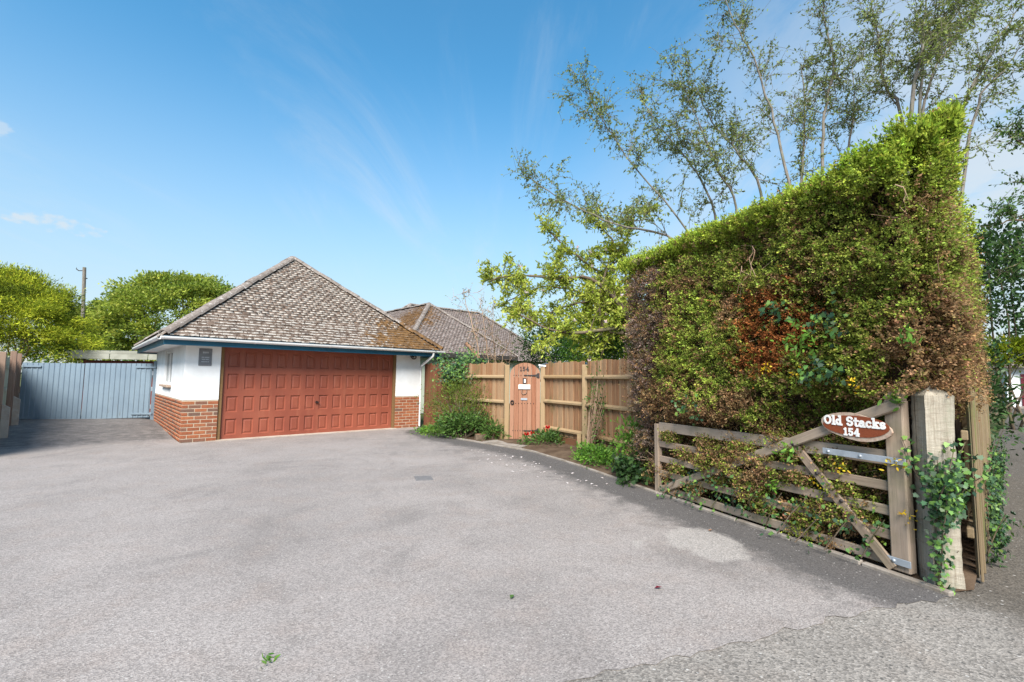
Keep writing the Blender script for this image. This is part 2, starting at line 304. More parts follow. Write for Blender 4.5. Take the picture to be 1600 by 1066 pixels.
def box_me(lx, ly, lz, bev=0.004):
    key = (round(lx, 3), round(ly, 3), round(lz, 3), bev)
    if key not in _bc:
        bm = bmesh.new(); bmesh.ops.create_cube(bm, size=1.0, matrix=Matrix.Diagonal((key[0], key[1], key[2], 1)))
        if bev: bmesh.ops.bevel(bm, geom=bm.edges[:], offset=min(bev, min(key[:3]) * 0.35), segments=1, affect='EDGES')
        me = bpy.data.meshes.new('box'); bm.to_mesh(me); bm.free(); _bc[key] = me
    return _bc[key]
_mc = {}
def box(name, c, dims, mat, parent=None, rz=0.0, ry=0.0, bev=0.004, rx=0.0):
    me = box_me(*dims, bev); k = (me.name, mat)
    if k not in _mc:
        m2 = me.copy(); m2.materials.clear(); m2.materials.append(M[mat]); _mc[k] = m2
    mt = Matrix.Translation(c) @ Matrix.Rotation(rz, 4, 'Z') @ Matrix.Rotation(ry, 4, 'Y') @ Matrix.Rotation(rx, 4, 'X')
    return link(name, _mc[k], None, parent, mt)
def beam(name, p0, p1, w, h, mat, parent=None, bev=0.005, side=None):
    """a timber from p0 to p1; local X along it, 'side' the direction its local Y (width w) should face"""
    p0, p1 = Vector(p0), Vector(p1); x = (p1 - p0); L = x.length; x.normalize()
    s = Vector(side) if side else (Vector((0, 0, 1)).cross(x) if abs(x.z) < 0.99 else Vector((1, 0, 0)))
    y = (s - x * s.dot(x)).normalized(); z = x.cross(y)
    mt = Matrix((x, y, z)).transposed().to_4x4(); mt.translation = (p0 + p1) / 2
    me = box_me(L, w, h, bev); k = (me.name, mat)
    if k not in _mc:
        m2 = me.copy(); m2.materials.clear(); m2.materials.append(M[mat]); _mc[k] = m2
    return link(name, _mc[k], None, parent, mt)
def prism(pts, axis_o, ux, uy, un, t):
    """extrude a 2-D outline (in ux,uy from axis_o) by t along un"""
    o, ux, uy, un = map(Vector, (axis_o, ux, uy, un)); n = len(pts)
    v = [o + ux * a + uy * b for a, b in pts] + [o + ux * a + uy * b + un * t for a, b in pts]
    f = [tuple(range(n))[::-1], tuple(range(n, 2 * n))] + [(i, (i + 1) % n, n + (i + 1) % n, n + i) for i in range(n)]
    me = mesh('prism', v, f); bm = bmesh.new(); bm.from_mesh(me); bmesh.ops.recalc_face_normals(bm, faces=bm.faces[:]); bm.to_mesh(me); bm.free(); return me
class Tubes:
    def __init__(s): s.v = []; s.f = []; s.n = 0
    def add(s, P, rad, k=6):
        P = np.asarray(P, float); n = len(P); rad = np.broadcast_to(np.asarray(rad, float), (n,))
        T = np.gradient(P, axis=0); T /= np.linalg.norm(T, axis=1)[:, None] + 1e-9
        ref = np.array([0, 0, 1.0]) if abs(T[0, 2]) < 0.9 else np.array([1.0, 0, 0])
        A = np.cross(T, ref); A /= np.linalg.norm(A, axis=1)[:, None] + 1e-9; B = np.cross(T, A)
        th = np.arange(k) * 2 * np.pi / k
        ring = P[:, None, :] + rad[:, None, None] * (np.cos(th)[None, :, None] * A[:, None, :] + np.sin(th)[None, :, None] * B[:, None, :])
        s.v.append(ring.reshape(-1, 3)); idx = np.arange(n * k).reshape(n, k) + s.n
        a = idx[:-1]; b = idx[1:]
        s.f.append(np.stack([a, np.roll(a, -1, 1), np.roll(b, -1, 1), b], -1).reshape(-1, 4)); s.n += n * k
    def build(s, name, mat, parent=None):
        return link(name, fast_mesh(name, np.concatenate(s.v), np.concatenate(s.f), smooth=True), mat, parent)
def unit(v): return v / (np.linalg.norm(v, axis=-1, keepdims=True) + 1e-9)
DIA = np.array([(0, 0), (0.45, -0.5), (1, 0), (0.45, 0.5)])
OVAL = np.array([(0, 0), (0.25, -0.42), (0.65, -0.4), (1, 0), (0.65, 0.4), (0.25, 0.42)])
IVY = np.array([(0, 0), (0.05, -0.5), (0.4, -0.38), (0.5, -0.62), (0.66, -0.3), (1, 0), (0.66, 0.3), (0.5, 0.62), (0.4, 0.38), (0.05, 0.5)])
def leaves(C, D, L, Wd, col, tmpl=DIA, N=None, curl=0.0):
    """one flat-ish leaf per row: C base, D direction, L length, Wd width, col colour"""
    n = len(C); D = unit(D); N = rng.normal(size=(n, 3)) if N is None else N + rng.normal(size=(n, 3)) * 0.35
    Sd = unit(np.cross(D, N)); Up = np.cross(Sd, D)
    L = np.broadcast_to(L, (n,)); Wd = np.broadcast_to(Wd, (n,)); k = len(tmpl)
    V = C[:, None, :] + D[:, None, :] * (tmpl[None, :, 0, None] * L[:, None, None]) + Sd[:, None, :] * (tmpl[None, :, 1, None] * Wd[:, None, None])
    V = V + Up[:, None, :] * ((np.abs(tmpl[:, 1]) * 0.35)[None, :, None] * Wd[:, None, None]) - Up[:, None, :] * ((tmpl[:, 0] ** 2 * curl)[None, :, None] * L[:, None, None])
    return V.reshape(-1, 3), np.arange(n * k).reshape(n, k), col
def foliage(name, parts, mat, parent):
    """parts: list of leaves() results that share a template size"""
    V = np.concatenate([p[0] for p in parts]); k = parts[0][1].shape[1]; col = np.concatenate([p[2] for p in parts])
    return link(name, fast_mesh(name, V, np.arange(len(V)).reshape(-1, k), col), mat, parent)
def hsh(i, j, k): return np.modf(np.abs(np.sin(i * 127.1 + j * 311.7 + k * 74.7) * 43758.5453))[0]
def vnoise(p, sc, seed=0.0):
    q = np.asarray(p) * sc + seed; i = np.floor(q); f = q - i; f = f * f * (3 - 2 * f); r = 0
    for dx in (0, 1):
        for dy in (0, 1):
            for dz in (0, 1):
                w = (f[:, 0] if dx else 1 - f[:, 0]) * (f[:, 1] if dy else 1 - f[:, 1]) * (f[:, 2] if dz else 1 - f[:, 2])
                r = r + w * hsh(i[:, 0] + dx, i[:, 1] + dy, i[:, 2] + dz)
    return r
def pal(t, cols):
    """colour ramp over t in 0..1"""
    cols = np.array(cols); x = np.clip(t, 0, 1) * (len(cols) - 1); i = np.minimum(x.astype(int), len(cols) - 2); f = (x - i)[:, None]
    return cols[i] * (1 - f) + cols[i + 1] * f
def jit(col, a=0.25): return np.clip(col * (1 + rng.normal(size=(len(col), 1)) * a) * (1 + rng.normal(size=col.shape) * a * 0.25), 0.004, 0.9)
def smooth(a, b, x): t = np.clip((x - a) / (b - a), 0, 1); return t * t * (3 - 2 * t)

# ------------------------------------------------------------ the ground
GY = 0.735; gd = np.array([math.cos(GY), math.sin(GY)]); gn = np.array([-gd[1], gd[0]]); G0 = np.array([-6.863, 9.962])
def G(a, b, z): p = G0 + gd * a + gn * b; return (p[0], p[1], z)
WL_, WD_, WR_, GD_ = 0.65, 4.27, 0.75, 5.25; GW = WL_ + WD_ + WR_
def hgt(x, y):
    """the drive climbs gently beside the garage towards the blue gates"""
    q = np.stack([np.asarray(x) - G0[0], np.asarray(y) - G0[1]], -1); a = q @ gd; b = q @ gn
    return 0.16 * smooth(0.2, 5.0, b) * smooth(0.6, -0.3, a)
EDGE = [(-2.62, 13.72), (-2.2, 12.6), (-1.5, 11.44), (-0.53, 10.42), (0.40, 9.42), (1.09, 8.02), (1.50, 6.99), (1.80, 6.2), (2.90, 3.53), (2.99, 3.30)]
gs = mesh('ground', [(-400, -60, -0.03), (400, -60, -0.03), (400, 700, -0.03), (-400, 700, -0.03)], [(0, 1, 2, 3)])
tag(link('ground', gs, 'grass', None, Matrix.Identity(4)), kind='structure')
def sheet(name, poly, mat, z0, step, wear_shade=None, patch=None, hf=True):
    bm = bmesh.new(); vs = [bm.verts.new((x, y, 0)) for x, y in poly]; bm.faces.new(vs)
    xs = [p[0] for p in poly]; ys = [p[1] for p in poly]
    bmesh.ops.triangulate(bm, faces=bm.faces[:])
    for ax, lo, hi in ((0, min(xs), max(xs)), (1, min(ys), max(ys))):
        k = lo + step
        while k < hi:
            no = (1, 0, 0) if ax == 0 else (0, 1, 0); co = (k, 0, 0) if ax == 0 else (0, k, 0)
            bmesh.ops.bisect_plane(bm, geom=bm.verts[:] + bm.edges[:] + bm.faces[:], plane_co=co, plane_no=no, dist=1e-5); k += step
    bmesh.ops.recalc_face_normals(bm, faces=bm.faces[:])
    me = bpy.data.meshes.new(name); bm.to_mesh(me); bm.free()
    n = len(me.vertices); co = np.empty(n * 3); me.vertices.foreach_get('co', co); co = co.reshape(-1, 3)
    co[:, 2] = z0 + (hgt(co[:, 0], co[:, 1]) if hf else 0); me.vertices.foreach_set('co', co.ravel())
    for nm, fn in (('wear_shade', wear_shade), ('patch', patch)):
        a = me.attributes.new(nm, 'FLOAT', 'POINT'); a.data.foreach_set('value', (fn(co) if fn else np.zeros(n)).astype(np.float32))
    me.update()
    if me.polygons[0].normal.z < 0: me.flip_normals()
    return tag(link(name, me, mat, None, Matrix.Identity(4)), kind='structure')
def seg_dist(co, pts):
    d = np.full(len(co), 1e9)
    for (ax, ay), (bx, by) in zip(pts[:-1], pts[1:]):
        v = np.array([bx - ax, by - ay]); w = co[:, :2] - [ax, ay]; t = np.clip((w @ v) / (v @ v), 0, 1)
        d = np.minimum(d, np.linalg.norm(w - t[:, None] * v, axis=1))
    return d
def drive_wear_shade(co):
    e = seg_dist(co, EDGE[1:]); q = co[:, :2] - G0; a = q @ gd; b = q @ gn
    w = 0.75 * smooth(0.75, 0.15, e) + 0.45 * smooth(2.2, 0.4, e)  # darker tarmac along the kerb, with the hedge's shade painted into it
    w = np.maximum(w, 0.62 * smooth(-0.3, 1.3, b) * smooth(0.4, -0.1, a))  # shade of the garage painted on the drive before the blue gates
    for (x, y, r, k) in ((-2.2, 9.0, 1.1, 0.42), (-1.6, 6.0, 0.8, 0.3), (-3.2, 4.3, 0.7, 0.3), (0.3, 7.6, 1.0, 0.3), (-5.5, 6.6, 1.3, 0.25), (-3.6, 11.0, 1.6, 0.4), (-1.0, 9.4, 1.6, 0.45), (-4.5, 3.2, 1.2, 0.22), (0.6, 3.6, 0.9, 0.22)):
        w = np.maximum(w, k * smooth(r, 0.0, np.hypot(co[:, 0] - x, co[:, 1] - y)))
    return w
def drive_patch(co):
    p = 0.9 * smooth(0.52, 0.16, np.hypot((co[:, 0] - 1.72) * 1.0, (co[:, 1] - 4.3) * 0.72))
    return np.maximum(p, 0.8 * smooth(0.22, 0.05, np.hypot(co[:, 0] - 1.12, co[:, 1] - 4.2)))
JOIN = [(2.99, 3.30)]
for k in range(1, 60):
    f = k / 59; x = 2.99 - 3.9 * f; JOIN.append((x, float(np.interp(x, (-0.9, -0.3, 0.26, 1.2, 1.9, 2.6, 2.99), (1.2, 2.0, 2.36, 2.68, 2.97, 3.2, 3.30))) + 0.035 * math.sin(k * 1.7) * math.sin(k * 0.53) + random.gauss(0, 0.012)))
drive_poly = [(-2.62, 13.72)] + EDGE[1:] + JOIN[1:] + [(-14, 1.0), (-22, 9.0), (-15.5, 20), (-10.2, 20), G(0.05, 5.2, 0)[:2], G(0.05, 0.05, 0)[:2], G(GW, 0.05, 0)[:2]]
sheet('driveway', drive_poly, 'drive', 0.004, 0.3, drive_wear_shade, drive_patch)
lane_poly = [(-30, -8), (14, -8), (40, 22), (46, 40), (30, 28.5), (20, 19.3), (7.2, 7.5), (3.4, 3.8), (2.9, 3.8), (2.5, 3.6), (0.3, 2.6), (-1.2, 1.5), (-14, 1.2), (-30, 1.2)]
def lane_wear_shade(co):
    return 0.9 * smooth(1.0, 0.1, seg_dist(co, [(3.3, 3.3), (7.5, 7.3), (20, 19.3)])) + 0.95 * smooth(3.3, 5.0, co[:, 0])  # dirt along the fence, plus shade painted over the lane's right side
sheet('lane', lane_poly, 'lane', 0.0, 0.6, lane_wear_shade, None, False)
bed = [(-2.55, 13.8)] + [(x + 0.02, y + 0.02) for x, y in EDGE[1:8]] + [(2.93, 3.45), (2.98, 3.36), (3.2, 3.38), (3.4, 3.56), (6.0, 6.0), (4.6, 7.5), (2.6, 9.5), (0.8, 12.5), (-1.4, 14.6)]
bm_ = sheet('soil_bed', bed, 'soil', 0.003, 0.5, None, None, False)
n_ = len(bm_.data.vertices); co_ = np.empty(n_ * 3); bm_.data.vertices.foreach_get('co', co_); co_ = co_.reshape(-1, 3)
co_[:, 2] += 0.05 * smooth(0.0, 0.6, seg_dist(co_, EDGE)) * (0.4 + vnoise(co_, 2.0)); bm_.data.vertices.foreach_set('co', co_.ravel())
# edging of short concrete lengths along the drive
kerb = thing('kerb', (0.4, 9.42, 0), None, None); kerb['kind'] = 'structure'
def along(pts, step):
    P = np.array(pts); sg = np.linalg.norm(np.diff(P, axis=0), axis=1); cum = np.concatenate([[0], np.cumsum(sg)])
    t = np.arange(0, cum[-1] + 1e-6, step); return np.stack([np.interp(t, cum, P[:, 0]), np.interp(t, cum, P[:, 1])], -1)
kp = np.concatenate([along(EDGE[1:], 0.60), [EDGE[-1]]])
for a, b in zip(kp[:-1], kp[1:]):
    beam('edging_stone', (a[0], a[1], random.uniform(-0.012, -0.004)), (a[0] + (b[0] - a[0]) * 0.98, a[1] + (b[1] - a[1]) * 0.98, random.uniform(-0.012, -0.004)), 0.055, 0.08, 'concrete', kerb, 0.008)
# concrete pad in front of the garden door
pad = prism([(-0.62, 10.62), (0.22, 9.78), (0.42, 10.2), (0.68, 10.98), (-0.1, 11.1)], (0, 0, 0.0), (1, 0, 0), (0, 1, 0), (0, 0, 1), 0.035)
tag(link('path', pad, 'concrete'), kind='structure')
apron = prism([(WL_ - 0.02, -0.10), (WL_ + WD_ + 0.02, -0.10), (WL_ + WD_ + 0.02, 0.12), (WL_ - 0.02, 0.12)], (G0[0], G0[1], -0.01), (gd[0], gd[1], 0), (gn[0], gn[1], 0), (0, 0, 1), 0.03)
tag(link('threshold', apron, 'spur'), kind='structure')

# ------------------------------------------------------------ roofs of single tiles
def tile_unit():
    # a plain tile, X across, Y up the slope, Z out; lower edge thick, slightly cambered; 'edge' marks the exposed lower strip
    w, l, t = 0.160, 0.165, 0.017
    xs = np.linspace(-w / 2, w / 2, 3); ys = (0, 0.042, l); v = []
    for y in ys:
        for x in xs:
            c = 0.004 * (1 - (2 * x / w) ** 2); v += [(x, y, c), (x, y, c + t)]
    f, e = [], []
    for r in range(2):
        for i in range(2):
            a = r * 6 + i * 2; b = a + 2; c = a + 6; d = b + 6
            f += [(a + 1, b + 1, d + 1, c + 1), (a, c, d, b)]; e += [1 - r, 0]
            if r == 0: f.append((a, b, b + 1, a + 1)); e.append(0.8)
            else: f.append((c, c + 1, d + 1, d)); e.append(0)
        f += [(r * 6, r * 6 + 1, r * 6 + 7, r * 6 + 6), (r * 6 + 4, r * 6 + 10, r * 6 + 11, r * 6 + 5)]; e += [0, 0]
    return np.array(v, float), np.array(f), np.array(e, np.float32)
TV, TF, TE = tile_unit(); TILE_ME = mesh('tile', TV, [tuple(x) for x in TF]); TILE_ME.materials.append(M['tile'])
TILE_ME.attributes.new('edge', 'FLOAT', 'FACE').data.foreach_set('value', TE)
def slope_tiles(A, B, C1, C2, gauge=0.105, width=0.168):
    """tile matrices on the slope with eave A->B and top C1 (above A) -> C2 (above B)"""
    A, B, C1, C2 = map(Vector, (A, B, C1, C2)); x = (B - A).normalized()
    up = (C1 - A); up = (up - x * up.dot(x)); H = up.length; up.normalize(); z = x.cross(up)
    aL = (C1 - A).dot(x); aR = (C2 - A).dot(x); Lw = (B - A).length; out = []
    rows = int(H / gauge)
    for r in range(rows):
        y = r * gauge; f = (y + 0.05) / H; lo = aL * f; hi = Lw + (aR - Lw) * f
        k0 = int(math.floor(lo / width)) - 1
        for k in range(k0, int(hi / width) + 2):
            cx_ = (k + (0.5 if r % 2 else 0.0)) * width
            if cx_ < lo + 0.03 or cx_ > hi - 0.03: continue
            p = A + x * (cx_ + random.gauss(0, 0.004)) + up * (y + random.gauss(0, 0.005)) + z * (0.022 + random.gauss(0, 0.003))
            m = Matrix((x, up, z)).transposed().to_4x4(); m.translation = p
            out.append((m @ Matrix.Rotation(random.gauss(0, 0.02), 4, 'Z') @ Matrix.Rotation(-0.11 + random.gauss(0, 0.012), 4, 'X') @ Matrix.Rotation(random.gauss(0, 0.02), 4, 'Y'), r))
    return out
def join_tiles(ms, name, mat, parent, kind='stuff'):
    T = np.array([np.array(m) for m in ms]); V = np.einsum('nij,vj->nvi', T[:, :3, :3], TV) + T[:, None, :3, 3]
    n = len(ms); F = (TF[None] + (np.arange(n) * len(TV))[:, None, None]).reshape(-1, 4)
    me = fast_mesh(name, V.reshape(-1, 3), F, rnd=np.repeat(rng.random(n), len(TF)))
    me.attributes.new('edge', 'FLOAT', 'FACE').data.foreach_set('value', np.tile(TE, n)); return link(name, me, mat, parent, kind=kind)
def hip_me(L, r=0.115):
    v = []; k = 7
    for x, rr in ((-L / 2, r * 1.06), (L / 2, r * 0.94)):
        for t in (0, 0.014):
            for i in range(k):
                th = math.pi * (0.10 + 0.8 * i / (k - 1)); v.append((x, math.cos(th) * (rr - t), math.sin(th) * (rr - t) - r * 0.45))
    f = []
    for i in range(k - 1):
        f += [(i, i + 1, 2 * k + i + 1, 2 * k + i), (k + i + 1, k + i, 3 * k + i, 3 * k + i + 1), (i + 1, i, k + i, k + i + 1), (2 * k + i, 2 * k + i + 1, 3 * k + i + 1, 3 * k + i)]
    return mesh('hip', v, f)
HIP_ME = hip_me(0.34); HIP_ME.materials.append(M['hip'])
def hip_line(p0, p1, parent, name='hip_tile', n=None):
    p0, p1 = Vector(p0), Vector(p1); L = (p1 - p0).length; n = n or int(L / 0.32); x = (p1 - p0).normalized()
    y = Vector((0, 0, 1)).cross(x).normalized(); z = x.cross(y)
    for i in range(n):
        m = Matrix((x, y, z)).transposed().to_4x4(); m.translation = p0 + (p1 - p0) * ((i + 0.5) / n) + z * (0.045 + random.gauss(0, 0.006))
        link(name, HIP_ME, None, parent, m @ Matrix.Rotation(random.gauss(0, 0.03), 4, 'X') @ Matrix.Rotation(random.gauss(-0.03, 0.01), 4, 'Y'))

# ------------------------------------------------------------ the garage
gar = thing('garage', G(0, 0, 0), 'white and brick double garage with hipped brown tile roof and red-brown door', 'garage')
EAVE, APEX, OV, HB, HD = 2.07, 4.86, 0.43, 0.86, 2.02
FR = (gd[0], gd[1], 0); FN = (-gn[0], -gn[1], 0)
def gbox(a0, a1, b0, b1, z0, z1, name, mat, parent, bev=0.003):
    c = G((a0 + a1) / 2, (b0 + b1) / 2, (z0 + z1) / 2)
    return box(name, c, (abs(a1 - a0), abs(b1 - b0), abs(z1 - z0)), mat, parent, GY, 0, bev)
# rendered walls (front piers, side walls with the window opening, back)
gbox(0, WL_, 0, 0.3, HB + 0.03, EAVE + 0.05, 'wall', 'render', gar)
gbox(GW - WR_, GW, 0, 0.3, HB + 0.03, EAVE + 0.05, 'wall', 'render', gar)
gbox(WL_, GW - WR_, 0.16, 0.3, HD + 0.10, EAVE + 0.05, 'lintel', 'dark', gar)
WB0, WB1, WZ0, WZ1 = 1.9, 3.3, 1.17, 2.02
def lwall(b0, b1, z0, z1): return gbox(0.0, 0.25, b0, b1, z0, z1, 'wall', 'render', gar, 0)
lwall(0.303, WB0, HB + 0.03, EAVE + 0.05); lwall(WB1, GD_, HB + 0.03, EAVE + 0.05); lwall(WB0 + 0.001, WB1 - 0.001, HB + 0.03, WZ0); lwall(WB0 + 0.001, WB1 - 0.001, WZ1, EAVE + 0.05)
gbox(GW - 0.25, GW, 0.303, GD_, 0, EAVE + 0.05, 'wall', 'render', gar); gbox(0.253, GW - 0.253, GD_ - 0.25, GD_, 0, EAVE + 0.05, 'wall', 'render', gar)
win = gbox(0.05, 0.10, WB0 + 0.002, WB1 - 0.002, WZ0 + 0.002, WZ1 - 0.002, 'window', 'glass', gar)
for b0, b1, z0, z1 in ((WB0, WB0 + 0.07, WZ0, WZ1), (WB1 - 0.07, WB1, WZ0, WZ1), (WB0 + 0.07, WB1 - 0.07, WZ0, WZ0 + 0.07), (WB0 + 0.07, WB1 - 0.07, WZ1 - 0.07, WZ1), (2.57, 2.63, WZ0 + 0.07, WZ1 - 0.07)):
    gbox(0.025, 0.115, b0 + 0.003, b1 - 0.003, z0 + 0.003, z1 - 0.003, 'window_frame', 'white_pvc', win)
gbox(-0.09, 0.10, WB0 - 0.06, WB1 + 0.06, WZ0 - 0.055, WZ0 - 0.003, 'window_sill', 'sign_edge', win)
# brick plinth: mortar core and bricks, each a piece of its own on the piers; on the long side joined
def plinth(a0, a1, b0, b1): return gbox(a0 + 0.005, a1 - 0.005, b0 + 0.005, b1 - 0.005, -0.05, HB + 0.028, 'plinth', 'mortar', gar, 0)
pl = plinth(0, WL_, 0, 0.3); pr = plinth(GW - WR_, GW, 0, 0.3); ps = plinth(0, 0.25, 0.29, GD_)
CO, BH, BL = 0.0783, 0.064, 0.228
def bricks_front(a0, a1, par, b=0.0):
    for r in range(11):
        z = 0.012 + r * CO; a = a0 - (0 if r % 2 == 0 else BL / 2)
        while a < a1 - 0.02:
            s, e = max(a, a0), min(a + BL - 0.014, a1)
            if e - s > 0.03: gbox(s, e, b + random.gauss(0, 0.0012), b + 0.10, z, z + BH, 'brick', 'brick', par, 0.004)
            a += BL
bricks_front(0, WL_, pl); bricks_front(GW - WR_, GW, pr)
def bricks_joined(name, par, cells):
    V = []; n = 0
    for a0, a1, b0, b1, z0, z1 in cells:
        for a, b, z in ((a0, b0, z0), (a1, b0, z0), (a1, b1, z0), (a0, b1, z0), (a0, b0, z1), (a1, b0, z1), (a1, b1, z1), (a0, b1, z1)): V.append(G(a, b, z))
        n += 1
    F = np.array([(0, 3, 2, 1), (4, 5, 6, 7), (0, 1, 5, 4), (1, 2, 6, 5), (2, 3, 7, 6), (3, 0, 4, 7)])
    F = (F[None] + (np.arange(n) * 8)[:, None, None]).reshape(-1, 4)
    return link(name, fast_mesh(name, np.array(V), F, rnd=np.repeat(rng.random(n), 6)), 'brick_a', par, kind='stuff')
cells = []
for r in range(11):
    z = 0.012 + r * CO; b = 0.105 - (0 if r % 2 else BL / 2)
    while b < GD_ - 0.03:
        s, e = max(b, 0.105), min(b + BL - 0.014, GD_)
        if e - s > 0.03: cells.append((random.gauss(0, 0.0012), 0.1, s, e, z, z + BH))
        b += BL
bricks_joined('brick_side', ps, cells)
# garage door in its timber frame
gbox(WL_ + 0.002, WL_ + 0.07, 0.03, 0.15, 0.0, EAVE - 0.01, 'door_frame', 'frame_wood', gar); gbox(GW - WR_ - 0.07, GW - WR_ - 0.002, 0.03, 0.15, 0.0, EAVE - 0.01, 'door_frame', 'frame_wood', gar)
gbox(WL_ + 0.07, GW - WR_ - 0.07, 0.05, 0.15, HD + 0.04, HD + 0.14, 'door_frame', 'dark', gar)
DA0, DA1, DB = WL_ + 0.078, GW - WR_ - 0.078, 0.085
door = gbox(DA0, DA1, DB + 0.028, DB + 0.05, 0.02, HD + 0.03, 'garage_door', 'door', gar)
NC, NR = 12, 4; cw = (DA1 - DA0 - 0.06) / NC; rh = (HD - 0.02) / NR
pw, ph = cw * 0.66, rh * 0.70
grid_v, grid_f = [], []
def quadbox(a0, a1, z0, z1):
    i = len(grid_v)
    for b in (DB, DB + 0.0275):
        for a, z in ((a0, z0), (a1, z0), (a1, z1), (a0, z1)): grid_v.append(G(a, b, z))
    grid_f.extend([(i, i + 1, i + 2, i + 3), (i + 4, i + 7, i + 6, i + 5), (i, i + 4, i + 5, i + 1), (i + 1, i + 5, i + 6, i + 2), (i + 2, i + 6, i + 7, i + 3), (i + 3, i + 7, i + 4, i)])
pc = [(DA0 + 0.03 + cw * (c + 0.5)) for c in range(NC)]; rz_ = [0.03 + rh * (r + 0.5) for r in range(NR)]
zs = [0.02]
for r in range(NR): zs += [rz_[r] - ph / 2, rz_[r] + ph / 2]
zs.append(HD + 0.03)
for i in range(0, len(zs), 2): quadbox(DA0, DA1, zs[i], zs[i + 1])
for r in range(NR):
    ed = [DA0] + [e for c in range(NC) for e in (pc[c] - pw / 2, pc[c] + pw / 2)] + [DA1]
    for i in range(0, len(ed), 2): quadbox(ed[i], ed[i + 1], zs[2 * r + 1] + 0.0005, zs[2 * r + 2] - 0.0005)
link('door_rails', mesh('door_rails', grid_v, grid_f), 'door', door)
def panel_me(key, tl, tr):
    """a sunk field with sloping mouldings; tl/tr drop the upper corners for the shaped heads of the top row"""
    w, h = pw / 2, ph / 2; d0, d1, d2, d3 = 0.0005, 0.022, 0.022, 0.012
    def ring(i, dep):
        return [(-w + i, dep, -h + i), (w - i, dep, -h + i), (w - i, dep, h - i - tr), (-w + i, dep, h - i - tl)]
    v = ring(0, d0) + ring(0.016, d1) + ring(0.030, d2) + ring(0.055, d3); f = []
    for k in range(3):
        for i in range(4): j = (i + 1) % 4; f.append((4 * k + i, 4 * k + j, 4 * k + 4 + j, 4 * k + 4 + i))
    f.append((12, 13, 14, 15))
    if tl or tr: v += [(-w, d0, h), (w, d0, h)]; f.append((3, 2, 17, 16))
    me = mesh('panel', v, f); me.materials.append(M['door']); return me
PM = {k: panel_me(k, *k) for k in ((0, 0), (0.07, 0), (0, 0.07))}
for r in range(NR):
    for c in range(NC):
        k = (0, 0) if r < NR - 1 else ((0.07, 0) if c % 6 == 0 else ((0, 0.07) if c % 6 == 5 else (0, 0)))
        link('panel', PM[k], None, door, Matrix.Translation(G(pc[c], DB, rz_[r])) @ Matrix.Rotation(GY, 4, 'Z'))
hv = Tubes(); hp = np.array(G((pc[5] + pc[6]) / 2, DB, 0.78)); fn = np.array(FN)
hv.add([hp, hp + fn * 0.03], [0.03, 0.03], 10); hv.add([hp + fn * 0.03, hp + fn * 0.045], [0.014, 0.014], 8); hv.add([hp + fn * 0.045 - np.array(FR) * 0.05, hp + fn * 0.045 + np.array(FR) * 0.05], 0.012, 8)
hv.build('handle', 'black_iron', door)
# eaves: soffit, teal fascia, white half-round gutter
RA0, RA1, RB0, RB1 = -OV, GW + OV, -OV, GD_ + OV
soff = gbox(RA0 + 0.03, RA1 - 0.03, RB0 + 0.03, RB1 - 0.03, EAVE - 0.01, EAVE + 0.015, 'soffit', 'white_pvc', gar, 0)
for a0, a1, b0, b1 in ((RA0, RA1, RB0, RB0 + 0.028), (RA0, RA1, RB1 - 0.028, RB1), (RA0, RA0 + 0.028, RB0 + 0.03, RB1 - 0.03), (RA1 - 0.028, RA1, RB0 + 0.03, RB1 - 0.03)):
    gbox(a0, a1, b0, b1, EAVE - 0.05, EAVE + 0.13, 'fascia', 'teal', gar, 0.002)
def gutter(p0, p1, out):
    p0, p1, out = Vector(p0), Vector(p1), Vector(out); v = []; k = 7; r = 0.062
    for p in (p0, p1):
        for rr in (r, r - 0.005):
            for i in range(k):
                th = math.pi * i / (k - 1); v.append(p + out * (r - math.cos(th) * rr) + Vector((0, 0, -math.sin(th) * rr)))
    f = []
    for i in range(k - 1): f += [(i, i + 1, 2 * k + i + 1, 2 * k + i), (k + i + 1, k + i, 3 * k + i, 3 * k + i + 1)]
    f += [(k - 1, 2 * k - 1, 4 * k - 1, 3 * k - 1), (0, 2 * k, 3 * k, k)]
    for b in (0, 2 * k): f += [(b + i, b + k + i, b + k + i + 1, b + i + 1) for i in range(k - 1)]
    o = link('gutter', mesh('gutter', v, f), 'white_pvc', gar); n = max(2, int((p1 - p0).length / 1.5))
    for j in range(n + 1):
        q = p0 + (p1 - p0) * ((j + 0.02) / (n + 0.04)); t = Tubes(); dr = np.array((p1 - p0).normalized()) * 0.022
        arc = lambda s: [np.array(q + out * (r - math.cos(math.pi * i / 6) * (r + 0.004)) + Vector((0, 0, -math.sin(math.pi * i / 6) * (r + 0.004)))) for i in range(7)]
        A = arc(0); vv = [a - dr for a in A] + [a + dr for a in A]
        link('gutter_joint', mesh('joint', vv, [(i, i + 1, 8 + i, 7 + i) for i in range(6)]), 'white_pvc', o)
GZ = EAVE + 0.11
gutter(G(RA0 - 0.06, RB0 - 0.003, GZ), G(RA1 + 0.06, RB0 - 0.003, GZ), FN)
gutter(G(RA0 - 0.003, RB1, GZ), G(RA0 - 0.003, RB0 + 0.003, GZ), (-gd[0], -gd[1], 0))
dp = Tubes(); dx_ = GW + 0.035
dp.add([G(dx_ + 0.1, RB0 - 0.06, GZ - 0.06), G(dx_ + 0.1, RB0 - 0.05, GZ - 0.14), G(dx_ + 0.02, 0.03, GZ - 0.42), G(dx_, 0.03, GZ - 0.6), G(dx_, 0.03, 0.02)], 0.034, 10)
dp.build('downpipe', 'white_pvc', gar)
